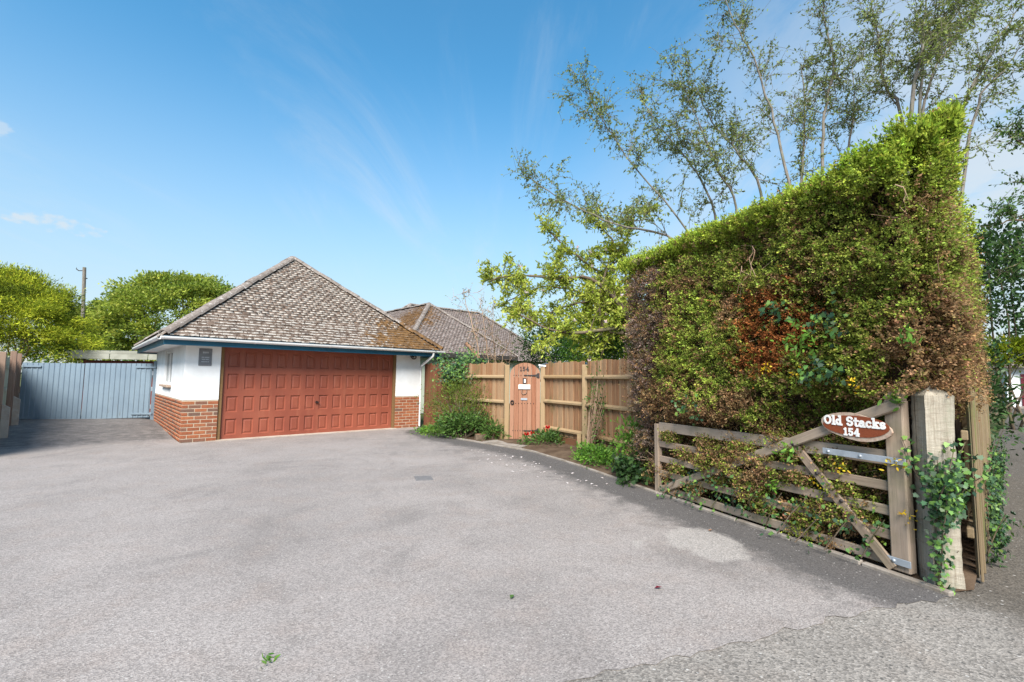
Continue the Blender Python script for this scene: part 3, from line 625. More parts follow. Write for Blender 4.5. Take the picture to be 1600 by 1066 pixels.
# roof: deck, tiles, hip tiles
C4 = [G(RA0, RB0, EAVE + 0.12), G(RA1, RB0, EAVE + 0.12), G(RA1, RB1, EAVE + 0.12), G(RA0, RB1, EAVE + 0.12)]; AP = G(GW / 2, GD_ / 2, APEX)
roof = link('roof', mesh('roof', C4 + [AP], [(0, 1, 4), (1, 2, 4), (2, 3, 4), (3, 0, 4), (3, 2, 1, 0)]), 'underlay', gar)
ft = slope_tiles(C4[0], C4[1], AP, AP); single = ft[:300]; rest = [m for m, r in ft[300:]]
for m, r in single: link('tile', TILE_ME, None, roof, m)
for i, j in ((3, 0), (1, 2), (2, 3)): rest += [m for m, r in slope_tiles(C4[i], C4[j], AP, AP)]
join_tiles(rest, 'tile_field', 'tile_a', roof)
for c in C4: hip_line(Vector(c) + Vector((0, 0, 0.02)), AP, roof)
# bulkhead lamp under the eave on the right pier
lp = np.array(G(GW - 0.28, 0.0, 2.03)); fr = np.array(FR)
lt = Tubes(); lt.add([lp + fn * 0.005, lp + fn * 0.03], [0.06, 0.06], 10); lt.add([lp + fn * 0.03, lp + fn * 0.09 - [0, 0, 0.03]], [0.02, 0.02], 6)
th = np.linspace(0, 2 * np.pi, 13); lt.add([lp + fn * 0.11 + fr * (0.075 * math.cos(t)) + np.array([0, 0, 0.055 * math.sin(t) - 0.03]) for t in th], 0.016, 6)
lt.build('outdoor_lamp', 'black_iron', gar)

# slate name plaque on the left pier
def bars(o, ux, un, lines, mat, parent, name='lettering'):
    v, f = [], []; o = Vector(o); ux = Vector(ux); un = Vector(un); uz = Vector((0, 0, 1))
    for x0, x1, z0, z1 in lines:
        i = len(v)
        for t in (0, 0.002):
            for a, b in ((x0, z0), (x1, z0), (x1, z1), (x0, z1)): v.append(o + ux * a + uz * b + un * t)
        f += [(i + 4, i + 5, i + 6, i + 7), (i, i + 1, i + 5, i + 4), (i + 1, i + 2, i + 6, i + 5), (i + 2, i + 3, i + 7, i + 6), (i + 3, i, i + 4, i + 7)]
    return link(name, mesh(name, v, f), mat, parent)
pq = thing('house_plaque', G(0.36, -0.02, 1.62), 'small grey slate plaque with faded white lines on the left pier of the garage', 'plaque')
gbox(0.235, 0.475, -0.022, -0.002, 1.62, 1.99, 'slate', 'slate', pq, 0.006)
ln = []
for z, segs in ((1.885, ((-0.05, -0.02), (-0.012, 0.018), (0.026, 0.055))), (1.79, ((-0.07, -0.02), (-0.01, 0.07))), (1.745, ((-0.065, 0.0), (0.01, 0.06))), (1.695, ((-0.07, 0.035), (0.042, 0.066)))):
    h = 0.036 if z > 1.85 else 0.020
    ln += [(a, b, z - 1.80, z - 1.80 + h) for a, b in segs]
bars(G(0.355, -0.0225, 1.80), FR, FN, ln, 'dim_letter', pq)

# ------------------------------------------------------------ blue sheet gates beside the garage
def sheet_gate(p0, p1, z0, z1, label, braces):
    p0, p1 = np.array(p0), np.array(p1); u = (p1 - p0); L = np.linalg.norm(u); u /= L; nrm = np.array([u[1], -u[0]])
    t = thing('sheet_gate', ((p0[0] + p1[0]) / 2, (p0[1] + p1[1]) / 2, z0[0]), label, 'gate', 'blue sheet metal gates beside the garage')
    prof = []; x = 0.0
    while x < L - 0.02:
        prof += [(x, 0), (x + 0.075, 0), (x + 0.088, 0.016), (x + 0.112, 0.016)]; x += 0.125
    prof.append((L, 0)); prof = [(min(a, L), b) for a, b in prof]; V = []
    for off in (0.0, -0.004):
        for a, b in prof:
            q = p0 + u * a + nrm * (b + off); f = a / L
            zl, zh = z0[0] + (z0[1] - z0[0]) * f, z1[0] + (z1[1] - z1[0]) * f
            V += [(q[0], q[1], zl), (q[0], q[1], zh)]
    n = len(prof); F = []
    for i in range(n - 1):
        F.append((2 * i, 2 * i + 2, 2 * i + 3, 2 * i + 1)); F.append((2 * n + 2 * i, 2 * n + 2 * i + 1, 2 * n + 2 * i + 3, 2 * n + 2 * i + 2)); F.append((2 * i + 1, 2 * i + 3, 2 * n + 2 * i + 3, 2 * n + 2 * i + 1))
    link('ribbed_sheet', mesh('ribbed_sheet', V, F), 'blue', t)
    for (a0, a1, zz) in braces:
        q0, q1 = p0 + u * a0 + nrm * 0.03, p0 + u * a1 + nrm * 0.03
        beam('strap_rail', (q0[0], q0[1], zz), (q1[0], q1[1], zz), 0.02, 0.05, 'blue', t, 0.003)
    for zz in (z0[0] + 0.25, z1[0] - 0.25):
        q0, q1 = p0 + u * 0.02 - nrm * 0.03, p1 - u * 0.02 - nrm * 0.03
        beam('back_rail', (q0[0], q0[1], zz), (q1[0], q1[1], zz), 0.04, 0.06, 'blue', t, 0.003)
    return t
BL0, BR0 = np.array([-13.35, 12.95]), np.array(G(-0.10, 5.05, 0)[:2]); mid = BL0 + (BR0 - BL0) * 0.47
sheet_gate(BL0, mid - (BR0 - BL0) * 0.004, (0.10, 0.13), (1.70, 1.70), 'blue ribbed metal gate leaf hung on the left timber fence', ((0.02, 0.45, 1.60), (0.02, 0.35, 0.20)))
sheet_gate(mid, BR0, (0.15, 0.20), (1.71, 1.73), 'blue ribbed metal gate leaf hung beside the garage wall', ((1.25, 1.75, 1.62), (1.2, 1.72, 0.30)))
gp = thing('gate_hanging_post', (BR0[0] + 0.05, BR0[1] + 0.04, 0.1), 'slim blue-grey gate post against the garage side wall', 'post')
box('post', (BR0[0] + 0.05, BR0[1] + 0.045, 0.95), (0.08, 0.08, 1.7), 'blue', gp, GY)
for z in (0.5, 1.0, 1.45): box('hinge', (BR0[0] + 0.03, BR0[1] - 0.01, z), (0.03, 0.03, 0.12), 'galv', gp, GY)

# ------------------------------------------------------------ timber fence at the far left
lf = thing('fence', (-10.9, 9.94, 0), 'pale grey-green timber fence with concrete post spurs at the far left', 'fence')
F0, F1 = np.array([-8.6, 7.75]), np.array([-13.45, 13.0]); fu = (F1 - F0) / np.linalg.norm(F1 - F0); fl = np.array([-fu[1], fu[0]]); fl = fl if fl[0] < 0 else -fl
posts = [np.array(p) for p in ((-9.0, 8.2), (-10.55, 9.9), (-12.0, 11.5), (-13.4, 12.98))]
for p in posts:
    z = float(hgt(p[0], p[1])); b = p + fl * 0.06
    beam('post', (b[0], b[1], z - 0.05), (b[0], b[1], z + 1.78), 0.11, 0.11, 'left_post', lf, 0.006, (fl[0], fl[1], 0))
    q = p - fl * 0.06
    v = prism([(-0.06, -0.05), (0.06, -0.05), (0.06, 0.62), (-0.06, 0.70)], (q[0] - fu[0] * 0.05, q[1] - fu[1] * 0.05, z), (-fl[0], -fl[1], 0), (0, 0, 1), (fu[0], fu[1], 0), 0.10)
    link('concrete_spur', v, 'spur', lf)
for z in (0.4, 0.95, 1.5):
    a, b = F0 + fl * 0.13, F1 + fl * 0.13; beam('rail', (a[0], a[1], z), (b[0], b[1], z + 0.08), 0.04, 0.08, 'left_pale', lf, 0.004)
nn = int(np.linalg.norm(F1 - F0) / 0.125)
for i in range(nn):
    c = F0 + fu * (i + 0.5) * 0.125 + fl * 0.165; z = float(hgt(c[0], c[1])); h = 1.66 + random.gauss(0, 0.012)
    beam('pale', (c[0], c[1], z + 0.04), (c[0], c[1], z + round(h, 2)), 0.018, 0.112, 'left_pale', lf, 0.003, (fl[0], fl[1], 0))

# ------------------------------------------------------------ closeboard fences and the arched garden door
def fence_bay(t, p0, p1, ztop, zbot, mat, step=0.098, rails=(0.30, 0.88, 1.46), side=1, jitter=0.012, rail_mat='rail'):
    p0, p1 = np.array(p0), np.array(p1); u = p1 - p0; L = np.linalg.norm(u); u /= L; nrm = np.array([u[1], -u[0]]) * side
    n = max(2, int(round(L / step))); w = L / n
    for i in range(n):
        c = p0 + u * (i + 0.5) * w - nrm * (0.022 + 0.015 * (i % 2)); zz = ztop + random.gauss(0, jitter)
        o = beam('pale', (c[0], c[1], zbot), (c[0] + random.gauss(0, 0.003), c[1], round(zz, 2)), 0.016, w * 1.12, mat, t, 0.003, (nrm[0], nrm[1], 0))
    for z in rails:
        a, b = p0 + nrm * 0.018, p1 + nrm * 0.018
        v = prism([(0, -0.045), (0.055, -0.025), (0.055, 0.01), (0, 0.045)], (a[0] - nrm[0] * 0.028, a[1] - nrm[1] * 0.028, z), (nrm[0], nrm[1], 0), (0, 0, 1), (u[0], u[1], 0), L)
        link('rail', v, rail_mat, t)
def fpost(t, p, h, s=0.10, mat='rail', rz=0.0): beam('post', (p[0], p[1], -0.02), (p[0], p[1], h), s, s, mat, t, 0.008, (math.cos(rz), math.sin(rz), 0))
PA, PB, PC = (-2.52, 13.95), (-1.42, 12.55), (-0.10, 11.02)
fd = thing('fence', (-1.9, 13.2, 0), 'dark red-brown board fence with green algae joining the garage', 'fence')
fence_bay(fd, PA, PB, 1.82, 0.03, 'fence_dark', 0.13, (0.4, 1.4), -1, rail_mat='fence_dark')
fl1 = thing('fence', (-0.7, 11.8, 0), 'light brown closeboard fence between the ivy and the arched garden door', 'fence')
fence_bay(fl1, (PB[0] + 0.07, PB[1] - 0.08), (PC[0] - 0.05, PC[1] + 0.06), 1.79, 0.22, 'fence')
fpost(fl1, PB, 1.66, 0.10, 'rail', 0.7); fpost(fl1, (PC[0] - 0.01, PC[1]), 1.74, 0.11, 'rail', 0.2)
beam('gravel_board', (PB[0] + 0.05, PB[1] - 0.02, 0.11), (PC[0] - 0.05, PC[1] + 0.08, 0.11), 0.025, 0.20, 'fence_dark', fl1)
box('repair_post', (PC[0] - 0.115, PC[1] - 0.02, 0.25), (0.07, 0.07, 0.5), 'rail', fl1, 0.7)
fr1 = thing('fence', (1.3, 9.8, 0), 'tall brown closeboard fence running from the arched door behind the hedge', 'fence')
Q = [(0.74, 10.96), (1.49, 9.58), (2.26, 7.54), (3.0, 5.55)]
for a, b in zip(Q[:-1], Q[1:]):
    a, b = np.array(a), np.array(b); u = (b - a) / np.linalg.norm(b - a)
    fence_bay(fr1, a + u * 0.06, b - u * 0.06, 1.79, 0.2, 'fence', 0.098, (0.33, 0.92, 1.47))
    beam('gravel_board', tuple(a + u * 0.06) + (0.10,), tuple(b - u * 0.06) + (0.10,), 0.025, 0.19, 'fence_dark', fr1)
fpost(fr1, Q[0], 1.70, 0.11, 'rail', -0.5); fpost(fr1, Q[1], 1.72, 0.11, 'rail', -0.5); fpost(fr1, Q[2], 1.72, 0.11, 'rail', -0.4)
cap = box('post_cap', (Q[0][0] - 0.02, Q[0][1], 1.73), (0.18, 0.14, 0.03), 'white_pvc', fr1, -0.3, 0.15)
box('repair_post', (Q[1][0] - 0.12, Q[1][1] + 0.0, 0.16), (0.08, 0.08, 0.36), 'rail', fr1, -0.4)
# arched door of seven boards
D0, D1 = np.array([-0.035, 11.0]), np.array([0.665, 10.955]); du = (D1 - D0); DW = np.linalg.norm(du); du /= DW; dn = np.array([du[1], -du[0]])
gdoor = thing('garden_door', (0.31, 10.98, 0.03), 'arched red-brown boarded garden door with black hinges and house number', 'door')
def DP(a, z, o=0.0): p = D0 + du * a + dn * o; return (p[0], p[1], z)
def arch(a): x = (a - DW / 2) / (DW / 2); return 1.50 + 0.29 * math.sqrt(max(0.0, 1 - x * x))
nb = 7; bw = DW / nb
for i in range(nb):
    a0, a1 = i * bw + 0.004, (i + 1) * bw - 0.004
    top = [(a1 - (a1 - a0) * k / 4) for k in range(5)]
    v = prism([(a0, 0.05), (a1, 0.05)] + [(a, arch(a)) for a in top], DP(0, 0, 0.0), (du[0], du[1], 0), (0, 0, 1), (dn[0], dn[1], 0), 0.028 + random.uniform(-0.002, 0.002))
    o = link('board', v, 'door_board', gdoor)
    # turn the board so that its grain runs upright
    me = o.data; me.transform(Matrix.Rotation(math.pi / 2, 4, 'Y')); o.matrix_basis = o.matrix_basis @ Matrix.Rotation(-math.pi / 2, 4, 'Y')
box('ledge', DP(DW / 2, 0.9, -0.02), (DW * 0.98, 0.03, 1.1), 'door_board', gdoor, math.atan2(du[1], du[0]))
for z in (1.50, 0.24):
    v = prism([(0.32, -0.006), (0.34, -0.014), (0.42, -0.010), (0.60, -0.02), (0.64, -0.055), (0.68, -0.055), (0.68, 0.055), (0.64, 0.055), (0.60, 0.02), (0.42, 0.010), (0.34, 0.014), (0.32, 0.006)], DP(0, z, 0.031), (du[0], du[1], 0), (0, 0, 1), (dn[0], dn[1], 0), 0.012)
    link('hinge', v, 'black_iron', gdoor)
for z, xs in ((1.50, np.arange(0.09, 0.31, 0.055)), (0.86, np.arange(0.14, 0.58, 0.068)), (0.24, np.arange(0.08, 0.31, 0.055))):
    for x in xs: box('stud', DP(float(x), z, 0.033), (0.018, 0.012, 0.018), 'black_iron', gdoor, math.atan2(du[1], du[0]), 0, 0.004)
kn = Tubes(); c0 = np.array(DP(0.06, 0.88, 0.05)); DU3 = np.array([du[0], du[1], 0]); DN3 = np.array([dn[0], dn[1], 0])
kn.add([c0 + DU3 * 0.036 * math.cos(t) + np.array([0, 0, 0.045 * math.sin(t)]) for t in np.linspace(0, 2 * np.pi, 13)], 0.010, 6); kn.add([c0 - DN3 * 0.03, c0 + DN3 * 0.012], 0.028, 10)
kn.build('ring_handle', 'black_iron', gdoor)
hs_ = Tubes(); c1 = np.array(DP(0.33, 1.13, 0.04))
hs_.add([c1 + DU3 * 0.055 * math.cos(t) + np.array([0, 0, 0.065 * math.sin(t)]) for t in np.linspace(-math.pi * 1.12, math.pi * 0.12, 12)], 0.013, 6); hs_.build('horseshoe', 'left_post', gdoor)
dz = math.atan2(du[1], du[0])
fb = box('bell_plate', DP(0.34, 1.37, 0.036), (0.085, 0.014, 0.13), 'black_iron', gdoor, dz); box('bell_push', DP(0.345, 1.37, 0.046), (0.04, 0.012, 0.085), 'letter', gdoor, dz)
box('name_board', DP(0.335, 1.235, 0.042), (0.27, 0.024, 0.105), 'letter', gdoor, dz); box('letter_slot', DP(0.33, 0.955, 0.036), (0.15, 0.014, 0.05), 'galv', gdoor, dz)
# stroke lettering
def arc(cx_, cy, rx, ry, a0, a1, n=9): return [(cx_ + rx * math.cos(R(a0 + (a1 - a0) * i / n)), cy + ry * math.sin(R(a0 + (a1 - a0) * i / n))) for i in range(n + 1)]
GL = {
 'O': (0.86, [arc(0.40, 0.5, 0.32, 0.40, 0, 360, 16)]),
 'l': (0.36, [[(0.17, 0.06), (0.17, 0.98)], [(0.04, 0.06), (0.32, 0.06)], [(0.05, 0.95), (0.18, 0.95)]]),
 'd': (0.68, [arc(0.27, 0.33, 0.19, 0.25, 20, 340, 12), [(0.48, 0.06), (0.48, 0.98)], [(0.36, 0.95), (0.48, 0.95)], [(0.48, 0.06), (0.63, 0.06)]]),
 'S': (0.72, [arc(0.34, 0.70, 0.24, 0.21, 20, 250, 10) + arc(0.34, 0.29, 0.25, 0.21, 90, -160, 10)]),
 't': (0.48, [[(0.2, 0.85), (0.2, 0.16), (0.27, 0.07), (0.42, 0.08)], [(0.04, 0.60), (0.42, 0.60)]]),
 'a': (0.66, [arc(0.25, 0.22, 0.18, 0.16, 0, 360, 12), arc(0.28, 0.43, 0.18, 0.17, 150, 0, 7) + [(0.46, 0.06), (0.60, 0.06)]]),
 'c': (0.58, [arc(0.29, 0.32, 0.22, 0.26, 40, 320, 12)]),
 'k': (0.70, [[(0.15, 0.06), (0.15, 0.98)], [(0.03, 0.06), (0.30, 0.06)], [(0.04, 0.95), (0.15, 0.95)], [(0.2, 0.30), (0.46, 0.57)], [(0.30, 0.38), (0.54, 0.06)], [(0.42, 0.06), (0.66, 0.06)], [(0.36, 0.58), (0.58, 0.58)]]),
 's': (0.54, [arc(0.25, 0.45, 0.17, 0.13, 20, 250, 8) + arc(0.25, 0.19, 0.18, 0.13, 90, -160, 8)]),
 '1': (0.50, [[(0.25, 0.05), (0.25, 0.93)], [(0.08, 0.05), (0.42, 0.05)], [(0.10, 0.80), (0.25, 0.92)]]),
 '5': (0.66, [[(0.52, 0.92), (0.16, 0.92), (0.14, 0.55)] + arc(0.31, 0.32, 0.22, 0.25, 120, -150, 10)]),
 '4': (0.68, [[(0.44, 0.05), (0.44, 0.95), (0.06, 0.32), (0.62, 0.32)], [(0.30, 0.05), (0.58, 0.05)]]),
 ' ': (0.40, [])}
def lettering(text, o, ux, uz, un, size, weight, depth, mat, parent, name, track=0.0):
    o, ux, uz, un = map(Vector, (o, ux, uz, un)); tw = sum(GL[c][0] + track for c in text) * size; x = -tw / 2; v, f = [], []; q = 0
    for ch in text:
        wd, st = GL[ch]
        for pl_ in st:
            P = [Vector((x + a * size, b * size)) for a, b in pl_]
            for p, r in zip(P[:-1], P[1:]):
                d = (r - p); L = d.length
                if L < 1e-6: continue
                d /= L; n2 = Vector((-d.y, d.x)) * weight / 2; e = d * weight * 0.42; q += 1; dp_ = depth + (q % 9) * 0.0002
                i = len(v)
                for t in (0, dp_):
                    for s in (p - e + n2, p - e - n2, r + e - n2, r + e + n2): v.append(o + ux * s.x + uz * s.y + un * t)
                f += [(i + 4, i + 5, i + 6, i + 7), (i, i + 1, i + 5, i + 4), (i + 1, i + 2, i + 6, i + 5), (i + 2, i + 3, i + 7, i + 6), (i + 3, i, i + 4, i + 7)]
        x += (wd + track) * size
    me = mesh(name, v, f); bm = bmesh.new(); bm.from_mesh(me); bmesh.ops.recalc_face_normals(bm, faces=bm.faces[:]); bm.to_mesh(me); bm.free()
    return link(name, me, mat, parent)
lettering('154', DP(0.34, 1.60, 0.030), (du[0], du[1], 0), (0, 0, 1), (dn[0], dn[1], 0), 0.10, 0.018, 0.006, 'black_iron', gdoor, 'number', 0.12)

# ------------------------------------------------------------ the open field gate with its sign
g0, g1 = np.array([1.883, 6.195]), np.array([2.962, 3.589]); gu = (g1 - g0) / np.linalg.norm(g1 - g0); gm = np.array([gu[1], -gu[0]])
if gm[0] > 0: gm = -gm
GLN = float(np.linalg.norm(g1 - g0))
def P(s, z, o=0.0): p = g0 + gu * s + gm * o; return (float(p[0]), float(p[1]), float(z))
GM3 = (gm[0], gm[1], 0); GU3 = (gu[0], gu[1], 0)
gate = thing('field_gate', P(GLN / 2, 0, 0), 'weathered grey-brown wooden field gate standing open against the hedge', 'gate')
beam('heel_post', P(GLN - 0.06, 0.03), P(GLN - 0.06, 1.30), 0.085, 0.13, 'gate_wood', gate, 0.01, GM3)
hd = prism([(-0.07, 0), (0.06, 0), (0.05, 0.05), (0.0, 0.075), (-0.06, 0.03)], P(GLN - 0.06, 1.302, -0.03), GU3, (0, 0, 1), GM3, 0.06); link('post_head', hd, 'gate_wood', gate)
beam('clap_post', P(0.03, 0.0), P(0.03, 0.87), 0.07, 0.07, 'gate_wood', gate, 0.006, GM3)
for z, h in ((0.855, 0.115), (0.64, 0.075), (0.455, 0.075), (0.275, 0.075), (0.085, 0.08)):
    beam('bar', P(0.065, z - 0.02), P(GLN - 0.125, z), 0.03, h, 'gate_wood', gate, 0.005, GM3)
beam('brace', P(1.93, 0.86, 0.03), P(GLN - 0.10, 0.05, 0.056), 0.024, 0.075, 'gate_wood', gate, 0.004, GM3)
beam('brace', P(0.08, 0.04, 0.032), P(GLN - 0.01, 1.275, 0.066), 0.026, 0.085, 'gate_wood', gate, 0.01, GM3)
for a0, a1, z in ((GLN - 0.60, GLN + 0.02, 0.845), (GLN - 0.14, GLN + 0.02, 0.11)):
    st = beam('hinge_strap', P(a0, z, 0.062), P(a1, z, 0.062), 0.008, 0.05, 'galv', gate, 0.002, GM3)
    for k in np.linspace(a0 + 0.05, a1 - 0.06, 3 if a1 - a0 > 0.4 else 1):
        tb = Tubes(); q = np.array(P(k, z, 0.066)); tb.add([q, q + np.array(GM3) * 0.008, q + np.array(GM3) * 0.010], [0.014, 0.012, 0.001], 8); tb.build('bolt', 'galv', st)
for s_, z_ in ((2.16, 0.64), (2.36, 0.455), (0.60, 0.27), (1.95, 0.86)):
    tb = Tubes(); q = np.array(P(s_, z_, 0.058)); tb.add([q, q + np.array(GM3) * 0.012, q + np.array(GM3) * 0.014], [0.016, 0.014, 0.001], 8); tb.build('bolt', 'black_iron', gate)
sg = thing('name_sign', P(2.51, 0.96, 0.10), 'oval varnished wooden name sign with white lettering on the gate', 'sign')
SC = P(2.51, 1.075, 0.085)
def wob(n, a, b, k, ph): return [(a * math.cos(t) * (1 + 0.03 * math.sin(k * t + ph)), b * math.sin(t) * (1 + 0.05 * math.sin(k * t * 1.3 + ph)) - 0.02 * math.cos(t) * (1 if k == 3 else 0)) for t in np.linspace(0, 2 * math.pi, n, endpoint=False)]
link('bark_edge', prism(wob(26, 0.268, 0.104, 3, 1.0), SC, GU3, (0, 0, 1), GM3, 0.022), 'sign_edge', sg)
face = link('face', prism(wob(26, 0.250, 0.085, 2, 0.4), P(2.52, 1.083, 0.1075), GU3, (0, 0, 1), GM3, 0.004), 'sign_red', sg)
lettering('Old Stacks', P(2.515, 1.080, 0.112), GU3, (0, 0, 1), GM3, 0.074, 0.0150, 0.003, 'letter', sg, 'lettering', 0.04)
lettering('154', P(2.50, 1.004, 0.112), GU3, (0, 0, 1), GM3, 0.058, 0.0130, 0.003, 'letter', sg, 'lettering', 0.12)
# big square bleached post
gpost = thing('gate_post', (3.07, 3.47, 0), 'thick bleached timber gate post with pointed top, wrapped in ivy', 'post')
w2 = 0.088; yaw = R(-14); bm = bmesh.new(); lev = np.linspace(-0.05, 1.34, 30); rings = []
for z in lev:
    rr = []
    for i, (a, b) in enumerate(((-1, -1), (0, -1), (1, -1), (1, 0), (1, 1), (0, 1), (-1, 1), (-1, 0))):
        k = w2 * (1 + 0.03 * math.sin(z * 9 + i) + random.gauss(0, 0.016)); x, y = a * k, b * k
        if i == 1: y += 0.012
        rr.append(bm.verts.new((x * math.cos(yaw) - y * math.sin(yaw), x * math.sin(yaw) + y * math.cos(yaw), z)))
    rings.append(rr)
for A, B in zip(rings[:-1], rings[1:]):
    for i in range(8): bm.faces.new((A[i], A[(i + 1) % 8], B[(i + 1) % 8], B[i]))
tip = bm.verts.new((0.0, 0.0, 1.425))
for i in range(8): bm.faces.new((rings[-1][i], rings[-1][(i + 1) % 8], tip))
me = bpy.data.meshes.new('post'); bm.to_mesh(me); bm.free()
me.transform(Matrix.Translation((0, 0, 0)))
po = link('post', me, 'post_wood', gpost, Matrix.Translation((3.085, 3.50, 0)))
po.data.transform(Matrix.Rotation(math.pi / 2, 4, 'Y')); po.matrix_basis = po.matrix_basis @ Matrix.Rotation(-math.pi / 2, 4, 'Y')
# pale fence along the lane
lfn = thing('fence', (5.0, 5.0, 0), 'narrow weathered pale fence under the hedge along the lane', 'fence')
LF0 = np.array([3.36, 3.50]); lu = np.array([0.717, 0.697]); lo_ = np.array([0.697, -0.717])
for i in range(84):
    c = LF0 + lu * (0.04 + i * 0.073) + lo_ * random.choice((-0.014, 0.0, 0.012)); h = 1.33 + random.gauss(0, 0.03)
    beam('pale', (c[0] + random.gauss(0, 0.006), c[1], 0.02), (c[0], c[1], round(h, 2)), 0.016, 0.058, 'pale_wood', lfn, 0.003, (lo_[0], lo_[1], 0))
for z in (0.35, 1.05): beam('rail', tuple(LF0 - lo_ * 0.035) + (z,), tuple(LF0 + lu * 6.2 - lo_ * 0.035) + (z,), 0.04, 0.07, 'pale_wood', lfn)
for i in range(1, 4): c = LF0 + lu * (0.02 + i * 2.0) - lo_ * 0.09; fpost(lfn, c, 1.3, 0.09, 'pale_wood', 0.75)

# ------------------------------------------------------------ the tall hedge
hedge = thing('hedge', (2.8, 5.2, 0), 'tall clipped conifer hedge with brown dead patches towering over the field gate', 'hedge')
GREEN = [(0.10, 0.125, 0.024), (0.20, 0.25, 0.04), (0.33, 0.385, 0.07)]; LIME = [(0.19, 0.26, 0.03), (0.31, 0.40, 0.045), (0.44, 0.52, 0.075)]
BROWN = [(0.15, 0.092, 0.045), (0.27, 0.165, 0.078), (0.40, 0.26, 0.135)]; RUST = [(0.16, 0.055, 0.018), (0.29, 0.10, 0.03), (0.38, 0.16, 0.05)]; GREY = [(0.16, 0.11, 0.085), (0.26, 0.19, 0.15)]
TOPZ = 3.16
HP = [np.array(p) for p in ((2.55, 7.6), (1.66, 6.78), (3.04, 3.44), (3.21, 3.46), (3.37, 3.66), (7.7, 7.75))]
def hedge_off(s, z, side):
    """how far the clipped face stands out: it overhangs the gate and swells and sinks"""
    p = np.stack([s, z, np.full_like(s, side * 7.0)], -1)
    o = 0.09 * (vnoise(p, 1.1) - 0.5) + 0.11 * (vnoise(p, 3.3, 5) - 0.5) + 0.10 * (vnoise(p, 8.0, 9) - 0.5)
    if side == 0:
        hz_ = 0.30 * smooth(1.5, 1.95, s); o = o + 0.17 * smooth(0.85 + hz_, 1.12 + hz_, z) - 0.05 - 0.10 * smooth(1.7, 2.0, s) * smooth(1.38, 1.2, z) * smooth(0.8, 0.9, z) + 0.07 * smooth(TOPZ - 0.35, TOPZ, z)
        o = o + np.where(z < 0.92, 0.30 * (vnoise(p, 3.6, 21) - 0.38), 0)
        o = o - 0.10 * smooth(0.22, 0.05, np.hypot(s - 2.75, (z - 2.78) * 1.0)) - 0.12 * smooth(0.10, 0.02, np.abs(z - 2.93 - 0.03 * np.sin(s * 4))) * smooth(2.2, 1.4, s)
    else: o = o + 0.05
    return o
def hedge_cols(s, z, side, n):
    p = np.stack([s, z, np.full_like(s, side * 5.0)], -1)
    a = vnoise(p, 1.7, 3); b = vnoise(p, 5.0, 8); c = rng.random(n); g = pal(0.55 * b + 0.45 * c, GREEN); br = pal(0.5 * b + 0.5 * c, BROWN)
    dead = smooth(0.46, 0.66, 0.55 * a + 0.45 * vnoise(p, 4.0, 31))
    if side == 0:
        sx_ = s
        dead = np.maximum(dead, smooth(0.30, -0.10, sx_ + 0.8 * (b - 0.5) + 0.4 * (a - 0.5)))                           # left end died back
        dead = np.maximum(dead, 0.9 * smooth(1.75, 1.35, z + 0.5 * (b - 0.5)) * smooth(2.3, 2.9, sx_))
        dead = np.maximum(dead, 0.55 * smooth(1.15, 0.85, z + 0.4 * (a - 0.5)) * smooth(0.0, 0.35, b))
        live = smooth(0.25, 0.5, sx_) * smooth(1.25, 0.95, sx_) * smooth(1.05, 1.3, z) * smooth(2.7, 2.4, z)
        dead = dead * (1 - 0.8 * live); g = g * (1 + 0.55 * live[:, None])
        rust = smooth(0.62, 0.25, np.hypot((sx_ - 1.62) / 0.95, (z - 1.98) / 1.05) + 0.5 * (b - 0.5))
    else: rust = np.zeros(n); dead = np.maximum(dead, smooth(2.6, 1.4, z + 1.5 * (a - 0.5)))
    k = (c < 0.20 + 0.76 * dead)[:, None]; col = np.where(k, br, g)
    if side == 0: col = np.where(((sx_ + 0.9 * (b - 0.5) + 0.5 * (a - 0.5) < 0.05) & (rng.random(n) < 0.6))[:, None], pal(c, GREY), col)
    col = np.where((rng.random(n) < rust * 0.92)[:, None], pal(c, RUST), col)
    fresh = smooth(TOPZ - 0.42, TOPZ + 0.02, z + 0.28 * (a - 0.5))
    return np.where((rng.random(n) < fresh * 0.9)[:, None], pal(0.4 * b + 0.6 * c, LIME), col)
def topz(s, side):
    if side == 0: return 3.09 + 0.035 * s + 0.21 * smooth(2.2, 3.05, s) + 0.05 * (vnoise(np.stack([s, s * 0, s * 0 + side], -1), 2.6) - 0.5)
    return 3.40 - (0.05 * s if side == 3 else 0 * s)
parts = []; cum = 0.0
